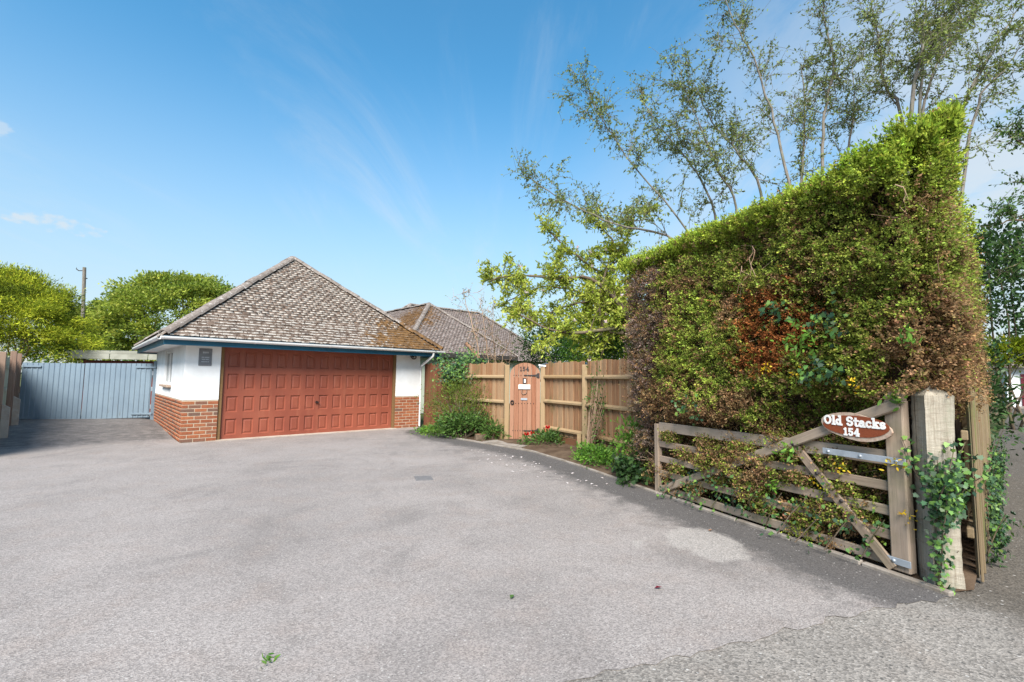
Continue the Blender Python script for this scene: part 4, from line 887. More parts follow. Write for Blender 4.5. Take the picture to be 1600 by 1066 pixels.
for side, (a, b, dens, zlo) in enumerate(((1, 2, 280000, 0.05), (2, 3, 22000, 1.40), (3, 4, 26000, 1.30), (4, 5, 60000, 1.15), (0, 1, 12000, 0.1))):
    A, B = HP[a], HP[b]; u = B - A; L = np.linalg.norm(u); u = u / L; nrm = np.array([u[1], -u[0]])
    if side in (0, 4): nrm = nrm if nrm[0] < 0 else -nrm
    elif nrm[1] > 0: nrm = -nrm
    t = rng.random(dens) ** (0.8 if side == 0 else (1.7 if side == 3 else 1.0)) * L
    s = t - 0.65 if side == 0 else t
    z = zlo + rng.random(dens) * (topz(s, side) - zlo)
    off = hedge_off(s, z, side if side in (0, 3) else 1); dep = rng.random(dens) ** 1.6 * 0.22
    keep = np.ones(dens, bool)
    if side == 0:
        gap = vnoise(np.stack([s, z * 1.6, s * 0], -1), 3.4, 44)
        keep &= ~((z < 0.95) & (gap < 0.24)); keep &= ~((s > 2.62) & (z < 1.36)); keep &= ~((z < 0.22) & (rng.random(dens) < 0.5))
        keep &= ~((np.hypot(s - 2.75, z - 2.78) < 0.15) & (rng.random(dens) < 0.35))
        off = off - 0.10 * smooth(0.35, 0.0, t)                       # the end rounds off
    # sprays: each a short fan of scale leaves along one shoot
    m = dens // 9; i0 = rng.permutation(dens)[:m]; i0 = i0[keep[i0]]
    hole = vnoise(np.stack([s, z, s * 0 + side], -1), 7.0, 71); i0 = i0[~((hole[i0] < 0.24) & (dep[i0] < 0.12))]; m = len(i0); k = 11
    C0 = np.stack([A[0] + u[0] * t + nrm[0] * (off - dep), A[1] + u[1] * t + nrm[1] * (off - dep), z], -1)[i0]
    D0_ = unit(np.stack([nrm[0] * np.ones(m), nrm[1] * np.ones(m), 0.15 + 0.9 * smooth(TOPZ - 0.25, TOPZ, z[i0])], -1) + rng.normal(size=(m, 3)) * 0.75)
    Ls = (0.035 + 0.07 * rng.random(m) ** 1.5); f = np.tile(np.linspace(0, 1, k), m)[:, None]
    C = np.repeat(C0, k, 0) + np.repeat(D0_ * Ls[:, None], k, 0) * f + rng.normal(size=(m * k, 3)) * 0.009
    D = np.repeat(D0_, k, 0) + rng.normal(size=(m * k, 3)) * 0.55
    col = hedge_cols((s if side == 0 else (t + 3))[i0], z[i0], 0 if side == 0 else 1, m)
    col = jit(np.repeat(jit(col, 0.22), k, 0), 0.16) * (0.75 + 0.45 * f)
    sz = np.repeat(0.55 + 0.55 * rng.random(m), k); Ln = (0.016 + 0.018 * rng.random(m * k)) * sz + 0.018 * np.repeat(smooth(TOPZ - 0.15, TOPZ + 0.1, z[i0]), k) * rng.random(m * k)
    parts.append(leaves(C, D, Ln, (0.011 + 0.010 * rng.random(m * k)) * sz, col))
# the flat top with its soft fresh shoots
nT = 52000; poly = [HP[1], HP[2], HP[3], HP[4]]; tt = rng.random(nT); ss = tt * 3.9 - 0.65
fx = np.interp(tt, (0, 0.85, 0.93, 1.0), (1.60, 3.02, 3.26, 3.46)); fy = np.interp(tt, (0, 0.85, 0.93, 1.0), (6.85, 3.38, 3.38, 3.62))
dpt = rng.random(nT) ** 1.3 * 1.1 - 0.1; ka = smooth(0.6, 1.0, tt); C = np.stack([fx + (0.88 - 0.70 * ka) * dpt, fy + (0.42 + 0.45 * ka) * dpt, topz(ss, 0) + rng.normal(size=nT) * 0.04 - 0.02], -1)
D = np.stack([rng.normal(size=nT) * 0.5 - 0.15, rng.normal(size=nT) * 0.5, 0.6 + rng.random(nT)], -1)
parts.append(leaves(C, D, 0.025 + 0.045 * rng.random(nT) ** 2, 0.011 + 0.010 * rng.random(nT), jit(pal(rng.random(nT), LIME), 0.2)))
# taller soft shoots standing off the top edge
nS = 420; base = rng.random(nS); bs = base ** 0.7 * 3.9 - 0.65; bx_ = np.interp(base ** 0.7, (0, 0.85, 0.93, 1.0), (1.62, 3.04, 3.28, 3.46)); by_ = np.interp(base ** 0.7, (0, 0.85, 0.93, 1.0), (6.85, 3.40, 3.40, 3.64))
for i in range(nS):
    k = 26; kb = float(smooth(0.6, 1.0, base[i] ** 0.7)); h = random.uniform(0.05, 0.17) * (1.0 if base[i] > 0.75 else 0.75); tilt = rng.normal(size=2) * 0.25; d_ = random.uniform(-0.12, 0.6); f_ = np.linspace(0, 1, k)[:, None]
    b0 = np.array([bx_[i] + (0.88 - 0.7 * kb) * d_, by_[i] + (0.42 + 0.45 * kb) * d_, float(topz(np.array([bs[i]]), 0)[0]) - 0.03])
    C = b0 + f_ * np.array([tilt[0] * h, tilt[1] * h, h]); D = rng.normal(size=(k, 3)) * 0.6 + [0, 0, 0.7]
    parts.append(leaves(C, D, 0.03 + 0.03 * rng.random(k), 0.011, jit(pal(0.3 + 0.7 * rng.random(k), LIME), 0.15)))
# tufts that have grown out between the bars of the gate
for (s_, z_, k_) in ((0.25, 0.74, 0.9), (0.50, 0.56, 1.0), (0.85, 0.75, 0.9), (1.10, 0.58, 1.1), (1.30, 0.74, 0.9), (1.42, 0.40, 1.2), (1.70, 0.52, 1.1), (0.66, 0.20, 0.9), (1.95, 0.56, 0.9), (2.32, 0.55, 0.9), (2.42, 0.37, 0.8), (2.12, 0.33, 0.9), (1.55, 0.22, 1.0), (0.40, 0.38, 0.8), (2.25, 0.74, 0.8), (1.90, 0.74, 0.8), (2.0, 0.18, 0.9), (1.0, 0.36, 0.8)):
    n = int(1150 * k_); q = np.clip(rng.normal(size=(n, 3)), -1.8, 1.8) * [0.085 * k_, 0.055, 0.045 * k_]; c = np.array(P(s_, z_, -0.03))
    C = c + q[:, :1] * np.array(GU3) + q[:, 1:2] * np.array(GM3) + q[:, 2:] * [0, 0, 1.0]; D = np.array(GM3) * 0.8 + rng.normal(size=(n, 3)) * 0.9; r_ = rng.random(n)
    parts.append(leaves(C, D, 0.018 + 0.018 * rng.random(n), 0.013 + 0.009 * rng.random(n), jit(np.where((r_ < 0.30 + 0.35 * hsh(s_ * 10, z_ * 10, 1.0))[:, None], pal(rng.random(n), BROWN), pal(rng.random(n), GREEN)), 0.25)))
foliage('foliage', parts, 'sprig', hedge)
# twiggy dark inside of the hedge
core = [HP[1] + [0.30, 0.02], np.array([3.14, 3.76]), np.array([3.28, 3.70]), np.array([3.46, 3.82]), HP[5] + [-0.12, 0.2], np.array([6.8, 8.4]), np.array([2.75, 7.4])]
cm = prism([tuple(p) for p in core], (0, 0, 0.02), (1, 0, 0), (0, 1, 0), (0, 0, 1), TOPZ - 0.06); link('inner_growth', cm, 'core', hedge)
tw = Tubes()
for i in range(420):
    s = random.uniform(-0.4, 3.0); z = random.uniform(0.05, 2.9); q = np.array(P(s, z, -0.22)); o = float(hedge_off(np.array([s]), np.array([z]), 0)[0])
    e = np.array(P(s + random.gauss(0, 0.15), z + random.gauss(0.08, 0.12), o - 0.10 + random.uniform(0, 0.08))); tw.add([q, (q + e) / 2 + rng.normal(size=3) * 0.03, e], [0.006, 0.004, 0.002], 4)
for s, z in ((2.93, 2.90), (1.62, 2.78), (1.5, 2.6)):
    for k in range(2):
        o = float(hedge_off(np.array([s]), np.array([z]), 0)[0]); q = np.array(P(s, z, o + 0.02)); pts = [q]
        for j in range(5): pts.append(pts[-1] + np.array(GU3) * random.gauss(0, 0.03) + np.array([0, 0, -0.06 + random.gauss(0, 0.02)]) + np.array(GM3) * random.gauss(0, 0.01))
        tw.add(pts, np.linspace(0.0035, 0.002, 6), 5)
tw.build('twigs', 'twig', hedge)['kind'] = 'stuff'

# ------------------------------------------------------------ plants
def ivy_leaf_cols(n, lo=0.0): return jit(pal(lo + (1 - lo) * rng.random(n), [(0.018, 0.045, 0.024), (0.035, 0.085, 0.035), (0.07, 0.15, 0.04), (0.17, 0.30, 0.05)]), 0.2)
def ivy(name, label, pts, nrm, n, size, spread, parent_label_cat='ivy', group=None, lo=0.0, stem=True):
    """ivy leaves scattered along trailing stems (pts: list of polylines)"""
    c = np.mean([p[0] for p in pts], axis=0); t = thing(name, (c[0], c[1], min(q[2] for p in pts for q in p)), label, parent_label_cat, group)
    if stem:
        tb = Tubes()
        for p in pts: tb.add(p, np.linspace(0.006, 0.003, len(p)), 5)
        tb.build('stem', 'bark_dk', t)['kind'] = 'stuff'
    C = []
    for i in range(n):
        p = pts[random.randrange(len(pts))]; k = random.random() * (len(p) - 1); i0 = int(k); f = k - i0; q = np.array(p[i0]) * (1 - f) + np.array(p[min(i0 + 1, len(p) - 1)]) * f
        C.append(q + rng.normal(size=3) * spread)
    C = np.array(C) + np.asarray(nrm) * (0.02 + 0.05 * rng.random((n, 1))); D = rng.normal(size=(n, 3)) * 0.6 + [0, 0, -0.5] + np.asarray(nrm) * 0.4
    N = np.repeat(np.asarray(nrm)[None] + [0, 0, 0.5], n, 0)
    foliage('leaves', [leaves(C, D, size * (0.6 + 0.7 * rng.random(n)), size * (0.55 + 0.6 * rng.random(n)), ivy_leaf_cols(n, lo), IVY, N)], 'gloss_leaf', t)
    return t
def wander(p, d, n, step, j):
    pts = [np.array(p, float)]; d = np.array(d, float)
    for i in range(n): d = d + rng.normal(size=3) * j; d /= np.linalg.norm(d); pts.append(pts[-1] + d * step)
    return pts
def shrub(name, label, cat, c, rad, n, lsize, cols, mat='leaf', tmpl=OVAL, group=None, clumps=26, nstem=9, stemmat='bark_dk', hollow=0.35, ratio=0.5, droop=0.0, spread=0.34, base=None, taper=0.0):
    """a bush or a crown: stems out of the base, leaves in clumps through the volume"""
    c = np.array(c, float); rad = np.array(rad, float); base = np.array(base if base is not None else (c[0], c[1], c[2] - rad[2]))
    t = thing(name, tuple(base), label, cat, group)
    d = unit(rng.normal(size=(clumps, 3))); d[:, 2] = np.where(d[:, 2] < -0.6, -d[:, 2], d[:, 2]); r = hollow + (1 - hollow) * rng.random((clumps, 1)) ** 0.5
    K = c + d * r * rad; K[:, :2] = c[:2] + (K[:, :2] - c[:2]) * (1 - taper * (K[:, 2:3] - c[2]) / rad[2]); ks = 0.6 + 0.8 * rng.random(clumps)
    tb = Tubes()
    for i in range(min(nstem, clumps)):
        m_ = (base + K[i]) / 2 + rng.normal(size=3) * rad * 0.12; s0 = base + rng.normal(size=3) * [rad[0] * 0.12, rad[1] * 0.12, 0]
        tb.add([s0, m_, K[i]], np.array([1, 0.65, 0.25]) * (0.012 + 0.012 * float(rad.max())), 6)
    tb.build('stems', stemmat, t)
    w = rng.integers(0, clumps, n); o = np.clip(rng.normal(size=(n, 3)), -1.7, 1.7) * spread * np.array([1, 1, 0.65 if rad.max() > 1.5 else 1.0]); C = K[w] + o * rad * ks[w][:, None] * 0.8
    D = unit(C - c) + rng.normal(size=(n, 3)) * 0.7 + [0, 0, 0.15 - droop]
    shade = np.clip(0.5 + 0.75 * ((rng.random(clumps)[w]) - 0.5) + 0.5 * (rng.random(n) - 0.5), 0, 1)
    foliage('foliage', [leaves(C, D, lsize * (0.6 + 0.8 * rng.random(n)), lsize * ratio * (0.7 + 0.6 * rng.random(n)), jit(pal(shade, cols), 0.18), tmpl)], mat, t)
    return t
DKG = [(0.018, 0.04, 0.014), (0.035, 0.075, 0.02), (0.06, 0.12, 0.03)]; MIDG = [(0.04, 0.085, 0.02), (0.075, 0.15, 0.03), (0.13, 0.23, 0.045)]; BRG = [(0.06, 0.15, 0.025), (0.12, 0.26, 0.03), (0.20, 0.36, 0.05)]
YEL = [(0.14, 0.18, 0.012), (0.27, 0.33, 0.018), (0.42, 0.46, 0.03)]; OLV = [(0.05, 0.08, 0.012), (0.12, 0.17, 0.022), (0.22, 0.27, 0.045)]
# ivy on the gate post and the lane fence
ivp = [wander((2.98 + random.uniform(-0.03, 0.03), 3.40, 0.02), (0.01, 0.0, 1), 13, 0.08, 0.10) for i in range(4)]
ivp += [wander((3.04 + random.uniform(-0.07, 0.07), 3.385, 0.50), (0.05, 0, 1), 5, 0.085, 0.22) for i in range(10)]
ivy('ivy', 'green ivy with yellow leaves climbing the bleached gate post', ivp, (-0.35, -0.6, 0), 900, 0.034, 0.028, lo=0.05)
lfp = []
for i in range(20):
    c = LF0 + lu * (0.55 + i * 0.28) + lo_ * 0.03; lfp.append(wander((c[0], c[1], 0.02), (0, 0, 1), random.randint(3, 9) if i > 2 else 5, 0.085, 0.10))
ivy('ivy', 'dark ivy trailing over the pale fence along the lane', lfp, (lo_[0], lo_[1], 0), 2000, 0.034, 0.025, lo=0.0)
# ivy on the fence top beside the garage
ftp = [wander((-1.40 + random.uniform(-0.35, 0.3), 12.5 + random.uniform(-0.1, 0.25), 1.35 + random.uniform(0, 0.3)), (random.uniform(-0.5, 0.6), -0.1, 0.6), 6, 0.11, 0.35) for i in range(16)]
ivy('ivy', 'thick ivy mound spilling over the fence top beside the garage', ftp, (-0.1, -0.9, 0.3), 2300, 0.055, 0.10, lo=0.05)
# ivy clumps and shoots in the hedge
def hp(s, z, extra=0.05): return np.array(P(s, z, float(hedge_off(np.array([s]), np.array([z]), 0)[0]) + extra - 0.03))
for lab, s, z, n, r in (('dark ivy tuft hanging on the hedge face right of the rusty patch', 1.86, 2.17, 60, 0.07), ('ivy trail on the hedge above the middle of the gate', 2.28, 1.62, 80, 0.09), ('ivy trailing down the upper middle of the hedge face', 2.32, 2.05, 60, 0.10), ('few ivy leaves low on the left of the hedge face', 0.75, 1.25, 40, 0.12)):
    ivy('ivy_tuft', lab, [[hp(s, z), hp(s + r * 0.5, z - r), hp(s + r, z - 2 * r)], [hp(s, z), hp(s - r, z - r), hp(s - r, z - 2 * r)]], GM3, n, 0.045, r * 0.55, 'ivy', 'ivy tufts in the hedge', stem=False)
lowiv = [[hp(s, 0.05, 0.12), hp(s + 0.1, 0.25, 0.12), hp(s + 0.2, 0.40, 0.1)] for s in np.arange(0.3, 2.7, 0.22)]
ivy('ivy', 'low ivy creeping along the ground behind the field gate bars', lowiv, GM3, 330, 0.034, 0.06, lo=0.0)
def sprig(name, label, cat, s, z, n, r, cols, size, mat='leaf', group=None, extra=0.08):
    c = hp(s, z, extra); t = thing(name, tuple(c), label, cat, group)
    tb = Tubes(); tb.add([c - np.array(GM3) * 0.12 - [0, 0, 0.05], c, c + np.array([0, 0, r])], [0.004, 0.003, 0.002], 4); tb.build('stem', 'stem_green', t)
    C = c + rng.normal(size=(n, 3)) * r * 0.55; foliage('leaves', [leaves(C, rng.normal(size=(n, 3)) + [0, 0, 0.4], size * (0.7 + 0.6 * rng.random(n)), size * 0.45, jit(pal(rng.random(n), cols), 0.15), OVAL)], mat, t)
for lab, s, z in (('bright green leafy shoot on the hedge above the gate sign', 2.97, 1.75), ('bright green shoot low in the hedge by the long brace', 1.95, 0.80), ('bright green leafy shoot through the gate bars near the centre', 1.72, 0.42), ('light green fern-like shoots in the hedge above the gate centre', 2.15, 1.78), ('light green shoot between the sign and the bleached post', 2.80, 1.30)):
    sprig('shoot', lab, 'shoot', s, z, 26 if 'fern' not in lab else 90, 0.07 if 'fern' not in lab else 0.16, BRG, 0.055)
YF = [(0.55, 0.34, 0.01), (0.70, 0.48, 0.02), (0.75, 0.58, 0.05)]
for lab, s, z in (('yellow flower spray on the hedge left of the dark ivy', 1.78, 1.55), ('yellow flower spray in the hedge above the brace', 2.05, 1.50), ('small yellow flowers in the hedge near the sign top', 2.55, 1.42), ('yellow flowers between the bars under the sign', 2.35, 0.72), ('yellow leaves beside the upper hinge strap', 2.80, 0.82), ('yellow flowers between the lower bars', 2.15, 0.55), ('yellow leaves low beside the heel post of the gate', 2.84, 0.45)):
    sprig('yellow_flowers', lab, 'flower', s, z, 16, 0.05, YF, 0.032, group='yellow flowers in the hedge')
# planting in the bed
shrub('shrub', 'twiggy olive shrub growing against the dark fence by the garage', 'shrub', (-1.22, 11.75, 0.70), (0.70, 0.5, 0.66), 3600, 0.055, OLV, clumps=70, nstem=34, stemmat='bark_dk', base=(-1.2, 11.7, 0.0), ratio=0.4)
shrub('shrub', 'low bright leafy shrub with pale flowers at the foot of the twiggy shrub', 'shrub', (-1.15, 11.30, 0.26), (0.58, 0.35, 0.30), 2000, 0.07, MIDG, clumps=36, nstem=10)
shrub('ground_cover', 'green ground cover spilling to the kerb beside the garage', 'plant', (-1.85, 12.2, 0.08), (0.45, 0.6, 0.12), 1100, 0.06, BRG, clumps=40, nstem=6)
shrub('bluebell_clump', 'strappy green clump between the stump and the door post', 'plant', (-0.42, 11.05, 0.14), (0.24, 0.2, 0.22), 420, 0.13, MIDG, clumps=18, nstem=4, ratio=0.16)
shrub('shrub', 'dark blue-green leafy plant behind the stump', 'shrub', (-0.66, 11.5, 0.26), (0.24, 0.2, 0.26), 420, 0.07, DKG, clumps=18, nstem=6)
shrub('tulip_leaves', 'low green foliage around the red tulips by the door', 'plant', (0.74, 10.28, 0.12), (0.42, 0.42, 0.16), 900, 0.085, MIDG, clumps=30, nstem=5, ratio=0.3)
shrub('ground_cover', 'bright green ground cover along the kerb under the fence', 'plant', (1.45, 8.35, 0.10), (0.28, 0.62, 0.15), 1300, 0.06, BRG, clumps=40, nstem=6)
shrub('shrub', 'leafy light green shrub beside the left end of the field gate', 'shrub', (1.83, 7.2, 0.36), (0.30, 0.42, 0.40), 1500, 0.055, BRG, clumps=44, nstem=22, base=(1.85, 7.2, 0.0))
shrub('ground_cover', 'dark ivy ground cover at the kerb by the gate end', 'plant', (1.70, 6.85, 0.12), (0.20, 0.42, 0.16), 800, 0.055, DKG, 'gloss_leaf', IVY, clumps=26, nstem=5, ratio=1.0)
shrub('climber', 'thin leafy climber on the fence boards right of the door', 'climber', (1.62, 9.0, 0.75), (0.16, 0.45, 0.75), 420, 0.05, MIDG, clumps=30, nstem=26, stemmat='twig', base=(1.5, 9.2, 0.0))
for i, (x, y, h, lab) in enumerate(((0.34, 10.33, 0.20, 'left of the three red tulips by the garden door'), (0.47, 10.36, 0.22, 'middle of the three red tulips by the garden door'), (0.80, 10.42, 0.34, 'tallest red tulip, beside the orange brick at the fence'))):
    t = thing('tulip', (x, y, 0.03), lab, 'flower', 'red tulips by the door'); tb = Tubes(); tb.add([(x, y, 0.03), (x + 0.01, y, h * 0.6), (x, y, h)], 0.006, 5); tb.build('stem', 'stem_green', t)
    V, F = [], []
    for k in range(6):
        th = k * math.pi / 3; d = np.array([math.cos(th), math.sin(th), 0]); sd_ = np.array([-d[1], d[0], 0]); c = np.array([x, y, h]); j = len(V)
        V += [c, c + d * 0.045 + sd_ * 0.035 + [0, 0, 0.03], c + d * 0.05 + [0, 0, 0.085], c + d * 0.045 - sd_ * 0.035 + [0, 0, 0.03]]; F.append((j, j + 1, j + 2, j + 3))
    link('petals', mesh('petals', V, F), 'tulip', t)
bk = thing('brick', (0.80, 10.72, 0), 'single orange brick standing on end at the fence post by the door', 'brick'); box('brick', (0.80, 10.72, 0.16), (0.11, 0.10, 0.32), 'brick', bk, 0.3, 0, 0.008)
st = Tubes(); st.add([(-0.69, 11.12, -0.02), (-0.69, 11.12, 0.05), (-0.69, 11.12, 0.13)], [0.17, 0.155, 0.15], 14); sto = thing('tree_stump', (-0.69, 11.12, 0), 'short sawn tree stump in the bed by the garden door', 'stump'); st.build('trunk', 'bark_dk', sto)
link('cut_face', mesh('cut', [(-0.69 + 0.15 * math.cos(t), 11.12 + 0.15 * math.sin(t), 0.131) for t in np.linspace(0, 2 * math.pi, 14, endpoint=False)], [tuple(range(14))]), 'cut', sto)
weed = thing('weed', (-1.206, 2.487, 0), 'tiny green weed growing in the middle of the tarmac', 'weed')
foliage('leaves', [leaves(np.array([-1.206, 2.487, 0.005]) + rng.normal(size=(14, 3)) * [0.015, 0.02, 0], rng.normal(size=(14, 3)) * [1, 1, 0] + [0, 0, 0.6], 0.035, 0.012, jit(pal(rng.random(14), BRG), 0.1), OVAL)], 'leaf', weed)
dcv = thing('drain_cover', (-1.226, 6.83, 0), 'small dark rectangular drain cover set in the drive', 'drain cover'); box('cover', (-1.226, 6.83, 0.004), (0.24, 0.30, 0.012), 'iron_cover', dcv, 0.3, 0, 0.003)
# fallen petals and leaves
pm = mesh('petal', [(-0.028, -0.010, 0.002), (0.0, -0.016, 0.008), (0.03, -0.006, 0.004), (0.032, 0.008, 0.003), (0.0, 0.016, 0.010), (-0.026, 0.010, 0.001)], [(0, 1, 4, 5), (1, 2, 3, 4)]); pm.materials.append(M['petal'])
for i in range(46):
    k = random.random(); x = -0.9 + 2.3 * k + random.gauss(0, 0.25); y = 10.1 - 3.2 * k - abs(random.gauss(0, 0.55)) - 0.15
    if seg_dist(np.array([[x, y, 0]]), EDGE)[0] < 0.1: continue
    o = link('fallen_petal', pm, None, None, Matrix.Translation((x, y, 0.006)) @ Matrix.Rotation(random.uniform(0, 6.28), 4, 'Z') @ Matrix.Scale(random.uniform(0.55, 1.15), 4))
    tag(o, 'pale magnolia petal fallen on the tarmac near the kerb', 'petal', 'fallen petals on the drive')
for x, y, lab, mt_ in ((1.905, 4.62, 'yellow fallen leaf on the kerb by the gate', 'cut'), (1.02, 3.36, 'small red-brown leaf on the open tarmac', 'maroon'), (0.02, 3.2, 'small dark green leaf on the open tarmac', 'stem_green')):
    o = link('fallen_leaf', mesh('fallen_leaf', [(-0.03, 0, 0.003), (0, -0.016, 0.012), (0.032, 0, 0.004), (0, 0.016, 0.010)], [(0, 1, 2, 3)]), mt_, None, Matrix.Translation((x, y, 0.012)) @ Matrix.Rotation(random.uniform(0, 6), 4, 'Z')); tag(o, lab, 'leaf')

# ------------------------------------------------------------ trees
def ray(px, py):
    a, b = px - 800, py - 533; cr, sr = math.cos(ROLL), math.sin(ROLL); u = cr * a + sr * b; v = -sr * a + cr * b; c, s = math.cos(PITCH), math.sin(PITCH)
    return np.array([u / FPX, c + s * v / FPX, s - c * v / FPX])
def at(px, py, y): d = ray(px, py); return d * (y / d[1]) + [0, 0, CH]
def spline(P_, n):
    P_ = np.array(P_, float); k = len(P_); t = np.linspace(0, k - 1, n); i = np.clip(t.astype(int), 0, k - 2); f = (t - i)[:, None]
    p0 = P_[np.maximum(i - 1, 0)]; p1 = P_[i]; p2 = P_[i + 1]; p3 = P_[np.minimum(i + 2, k - 1)]
    return 0.5 * (2 * p1 + (p2 - p0) * f + (2 * p0 - 5 * p1 + 4 * p2 - p3) * f ** 2 + (3 * p1 - p0 - 3 * p2 + p3) * f ** 3)
def limb_tree(name, label, cat, base, stems, r0, leafn, lsize, cols, bark='bark', n1=9, n2=5, l1=1.5, l2=0.55, updir=0.6, ratio=0.45, droop=0.4, mat='leaf', start=0.25, flowers=0, fcols=None, group=None):
    """stems: polylines of world points; side branches and twigs grow off them, leaves hang on the twigs"""
    t = thing(name, tuple(base), label, cat, group); tb = Tubes(); tips = []
    for P_ in stems:
        a0, a1 = np.array(P_[0]), np.array(P_[1]); low = a0 + (a0 - a1) * min(1.2, 0.9 * a0[2] / max(a1[2] - a0[2], 0.3)) * 0.6; low[2] = min(max(low[2], 0.5), a0[2] * 0.6)
        P_ = [np.array(base) + rng.normal(size=3) * [0.15, 0.15, 0], low * 0.75 + np.array([base[0], base[1], low[2]]) * 0.25] + list(P_)
        S_ = spline(P_, 26); S_[1:-1] += rng.normal(size=(24, 3)) * 0.014; L = np.linalg.norm(S_[-1] - S_[0]); rr = r0 * np.linspace(1, 0.16, 26) * (0.8 + 0.4 * random.random()); tb.add(S_, rr, 8)
        for b in range(n1):
            k = int(26 * (start + (1 - start) * (b + random.random()) / n1)); k = min(k, 24); T = unit(S_[k + 1] - S_[k]); d = unit(T * 0.7 + rng.normal(size=3) * 0.75 + [0, 0, updir * 0.5]); ln = l1 * random.uniform(0.5, 1.1) * (1.15 - 0.6 * k / 26)
            B = [S_[k]]
            for j in range(6): d = unit(d + rng.normal(size=3) * 0.17 + [0, 0, 0.05 * updir]); B.append(B[-1] + d * ln / 6)
            B = np.array(B); tb.add(B, rr[k] * 0.38 * np.linspace(1, 0.2, 7), 5)
            for c_ in range(n2):
                j = random.randint(1, 6); d2 = unit(unit(B[j] - B[j - 1]) * 0.6 + rng.normal(size=3) * 0.7); l_ = l2 * random.uniform(0.5, 1.2); Q_ = np.array([B[j], B[j] + d2 * l_ * 0.5 + rng.normal(size=3) * 0.03, B[j] + d2 * l_ + rng.normal(size=3) * 0.06])
                tb.add(Q_, [0.006, 0.004, 0.002], 4); tips.append((Q_, d2))
    tb.build('trunk', bark, t)
    n = leafn; w = rng.integers(0, len(tips), n); f = rng.random(n)[:, None]; QA = np.array([q[0] for q in tips]); dirs = np.array([q[1] for q in tips])[w]
    C = np.where(f < 0.5, QA[w, 0] * (1 - 2 * f) + QA[w, 1] * 2 * f, QA[w, 1] * (2 - 2 * f) + QA[w, 2] * (2 * f - 1)) + rng.normal(size=(n, 3)) * 0.018
    D = dirs * 0.5 + rng.normal(size=(n, 3)) * 0.6 + [0, 0, -droop]
    foliage('crown', [leaves(C, D, lsize * (0.6 + 0.8 * rng.random(n)), lsize * ratio * (0.7 + 0.6 * rng.random(n)), jit(pal(0.5 * rng.random(len(tips))[w] + 0.5 * rng.random(n), cols), 0.2), OVAL)], mat, t)
    if flowers:
        k = 6; q = rng.integers(0, len(tips), flowers); c = np.repeat(QA[q, 2], k, 0); D = rng.normal(size=(flowers * k, 3)) * 0.55 + [0, 0, 0.8]
        fo = foliage('flowers', [leaves(c, D, 0.085, 0.05, jit(pal(rng.random(flowers * k), fcols), 0.06), OVAL)], mat, t); fo['kind'] = 'stuff'
    return t
SPR = [(0.10, 0.13, 0.035), (0.18, 0.225, 0.055), (0.29, 0.345, 0.09)]
def st_(y, *pts): return [at(px, py, y + dy) for px, py, dy in pts]
YA, YB, YC = 10.5, 9.6, 8.6
limb_tree('tree', 'many-stemmed small-leaved tree fanning left above the hedge', 'tree', (3.7, YA, 0), [
    st_(YA, (1075, 365, 0), (981, 247, 0.3), (942, 186, 0.5), (912, 140, 0.7)), st_(YA, (1060, 380, 0.2), (960, 350, 0.3), (885, 315, 0.2), (828, 278, 0.0)), st_(YA, (1116, 335, 0.4), (1088, 270, 0.6), (1049, 219, 0.8), (1000, 155, 1.0)),
    st_(YA, (1150, 322, 0), (1119, 264, -0.2), (1094, 197, -0.3), (1058, 120, -0.5)), st_(YA, (1189, 300, 0.3), (1150, 236, 0.5), (1112, 190, 0.6), (1085, 130, 0.6))], 0.038, 13500, 0.066, SPR, n1=19, n2=13, l1=1.25, l2=0.5, start=0.42)
limb_tree('tree', 'tall slender-stemmed tree rising behind the middle of the hedge', 'tree', (5.9, YB, 0), [
    st_(YB, (1231, 276, 0), (1206, 180, 0.2), (1178, 96, 0.2), (1150, 39, 0.2), (1126, -25, 0.2)), st_(YB, (1254, 270, 0.5), (1257, 186, 0.6), (1252, 100, 0.8)), st_(YB, (1285, 250, 0.3), (1290, 169, 0.3), (1302, 101, 0.3), (1288, 28, 0.4), (1292, -40, 0.4)), st_(YB, (1327, 225, 0.9), (1335, 169, 1.0), (1330, 95, 1.2))], 0.044, 8400, 0.062, SPR, n1=19, n2=13, l1=1.1, l2=0.45, start=0.42)
limb_tree('tree', 'tall leafy tree with several trunks behind the right of the hedge', 'tree', (6.9, YC, 0), [
    st_(YC, (1437, 170, 0), (1442, 84, 0.1), (1446, 0, 0.2), (1448, -60, 0.2)), st_(YC, (1409, 190, 0.5), (1381, 130, 0.6), (1375, 73, 0.6), (1362, 10, 0.6)), st_(YC, (1426, 160, -0.3), (1440, 79, -0.4), (1462, 48, -0.4), (1490, 12, -0.5)), st_(YC, (1448, 145, 0.6), (1487, 67, 0.8), (1536, 5, 1.0))], 0.047, 9200, 0.060, SPR, n1=19, n2=13, l1=1.0, l2=0.42, start=0.42)
limb_tree('tree', 'tree with slanting trunks behind the right end of the hedge', 'tree', (8.2, 9.0, 0), [
    st_(9.0, (1505, 175, 0), (1538, 101, 0.1), (1577, 34, 0.2), (1608, -15, 0.2)), st_(9.0, (1527, 170, 0.4), (1566, 112, 0.5), (1610, 55, 0.6))], 0.045, 4400, 0.060, SPR, n1=15, n2=10, l1=1.1, l2=0.45, start=0.35)
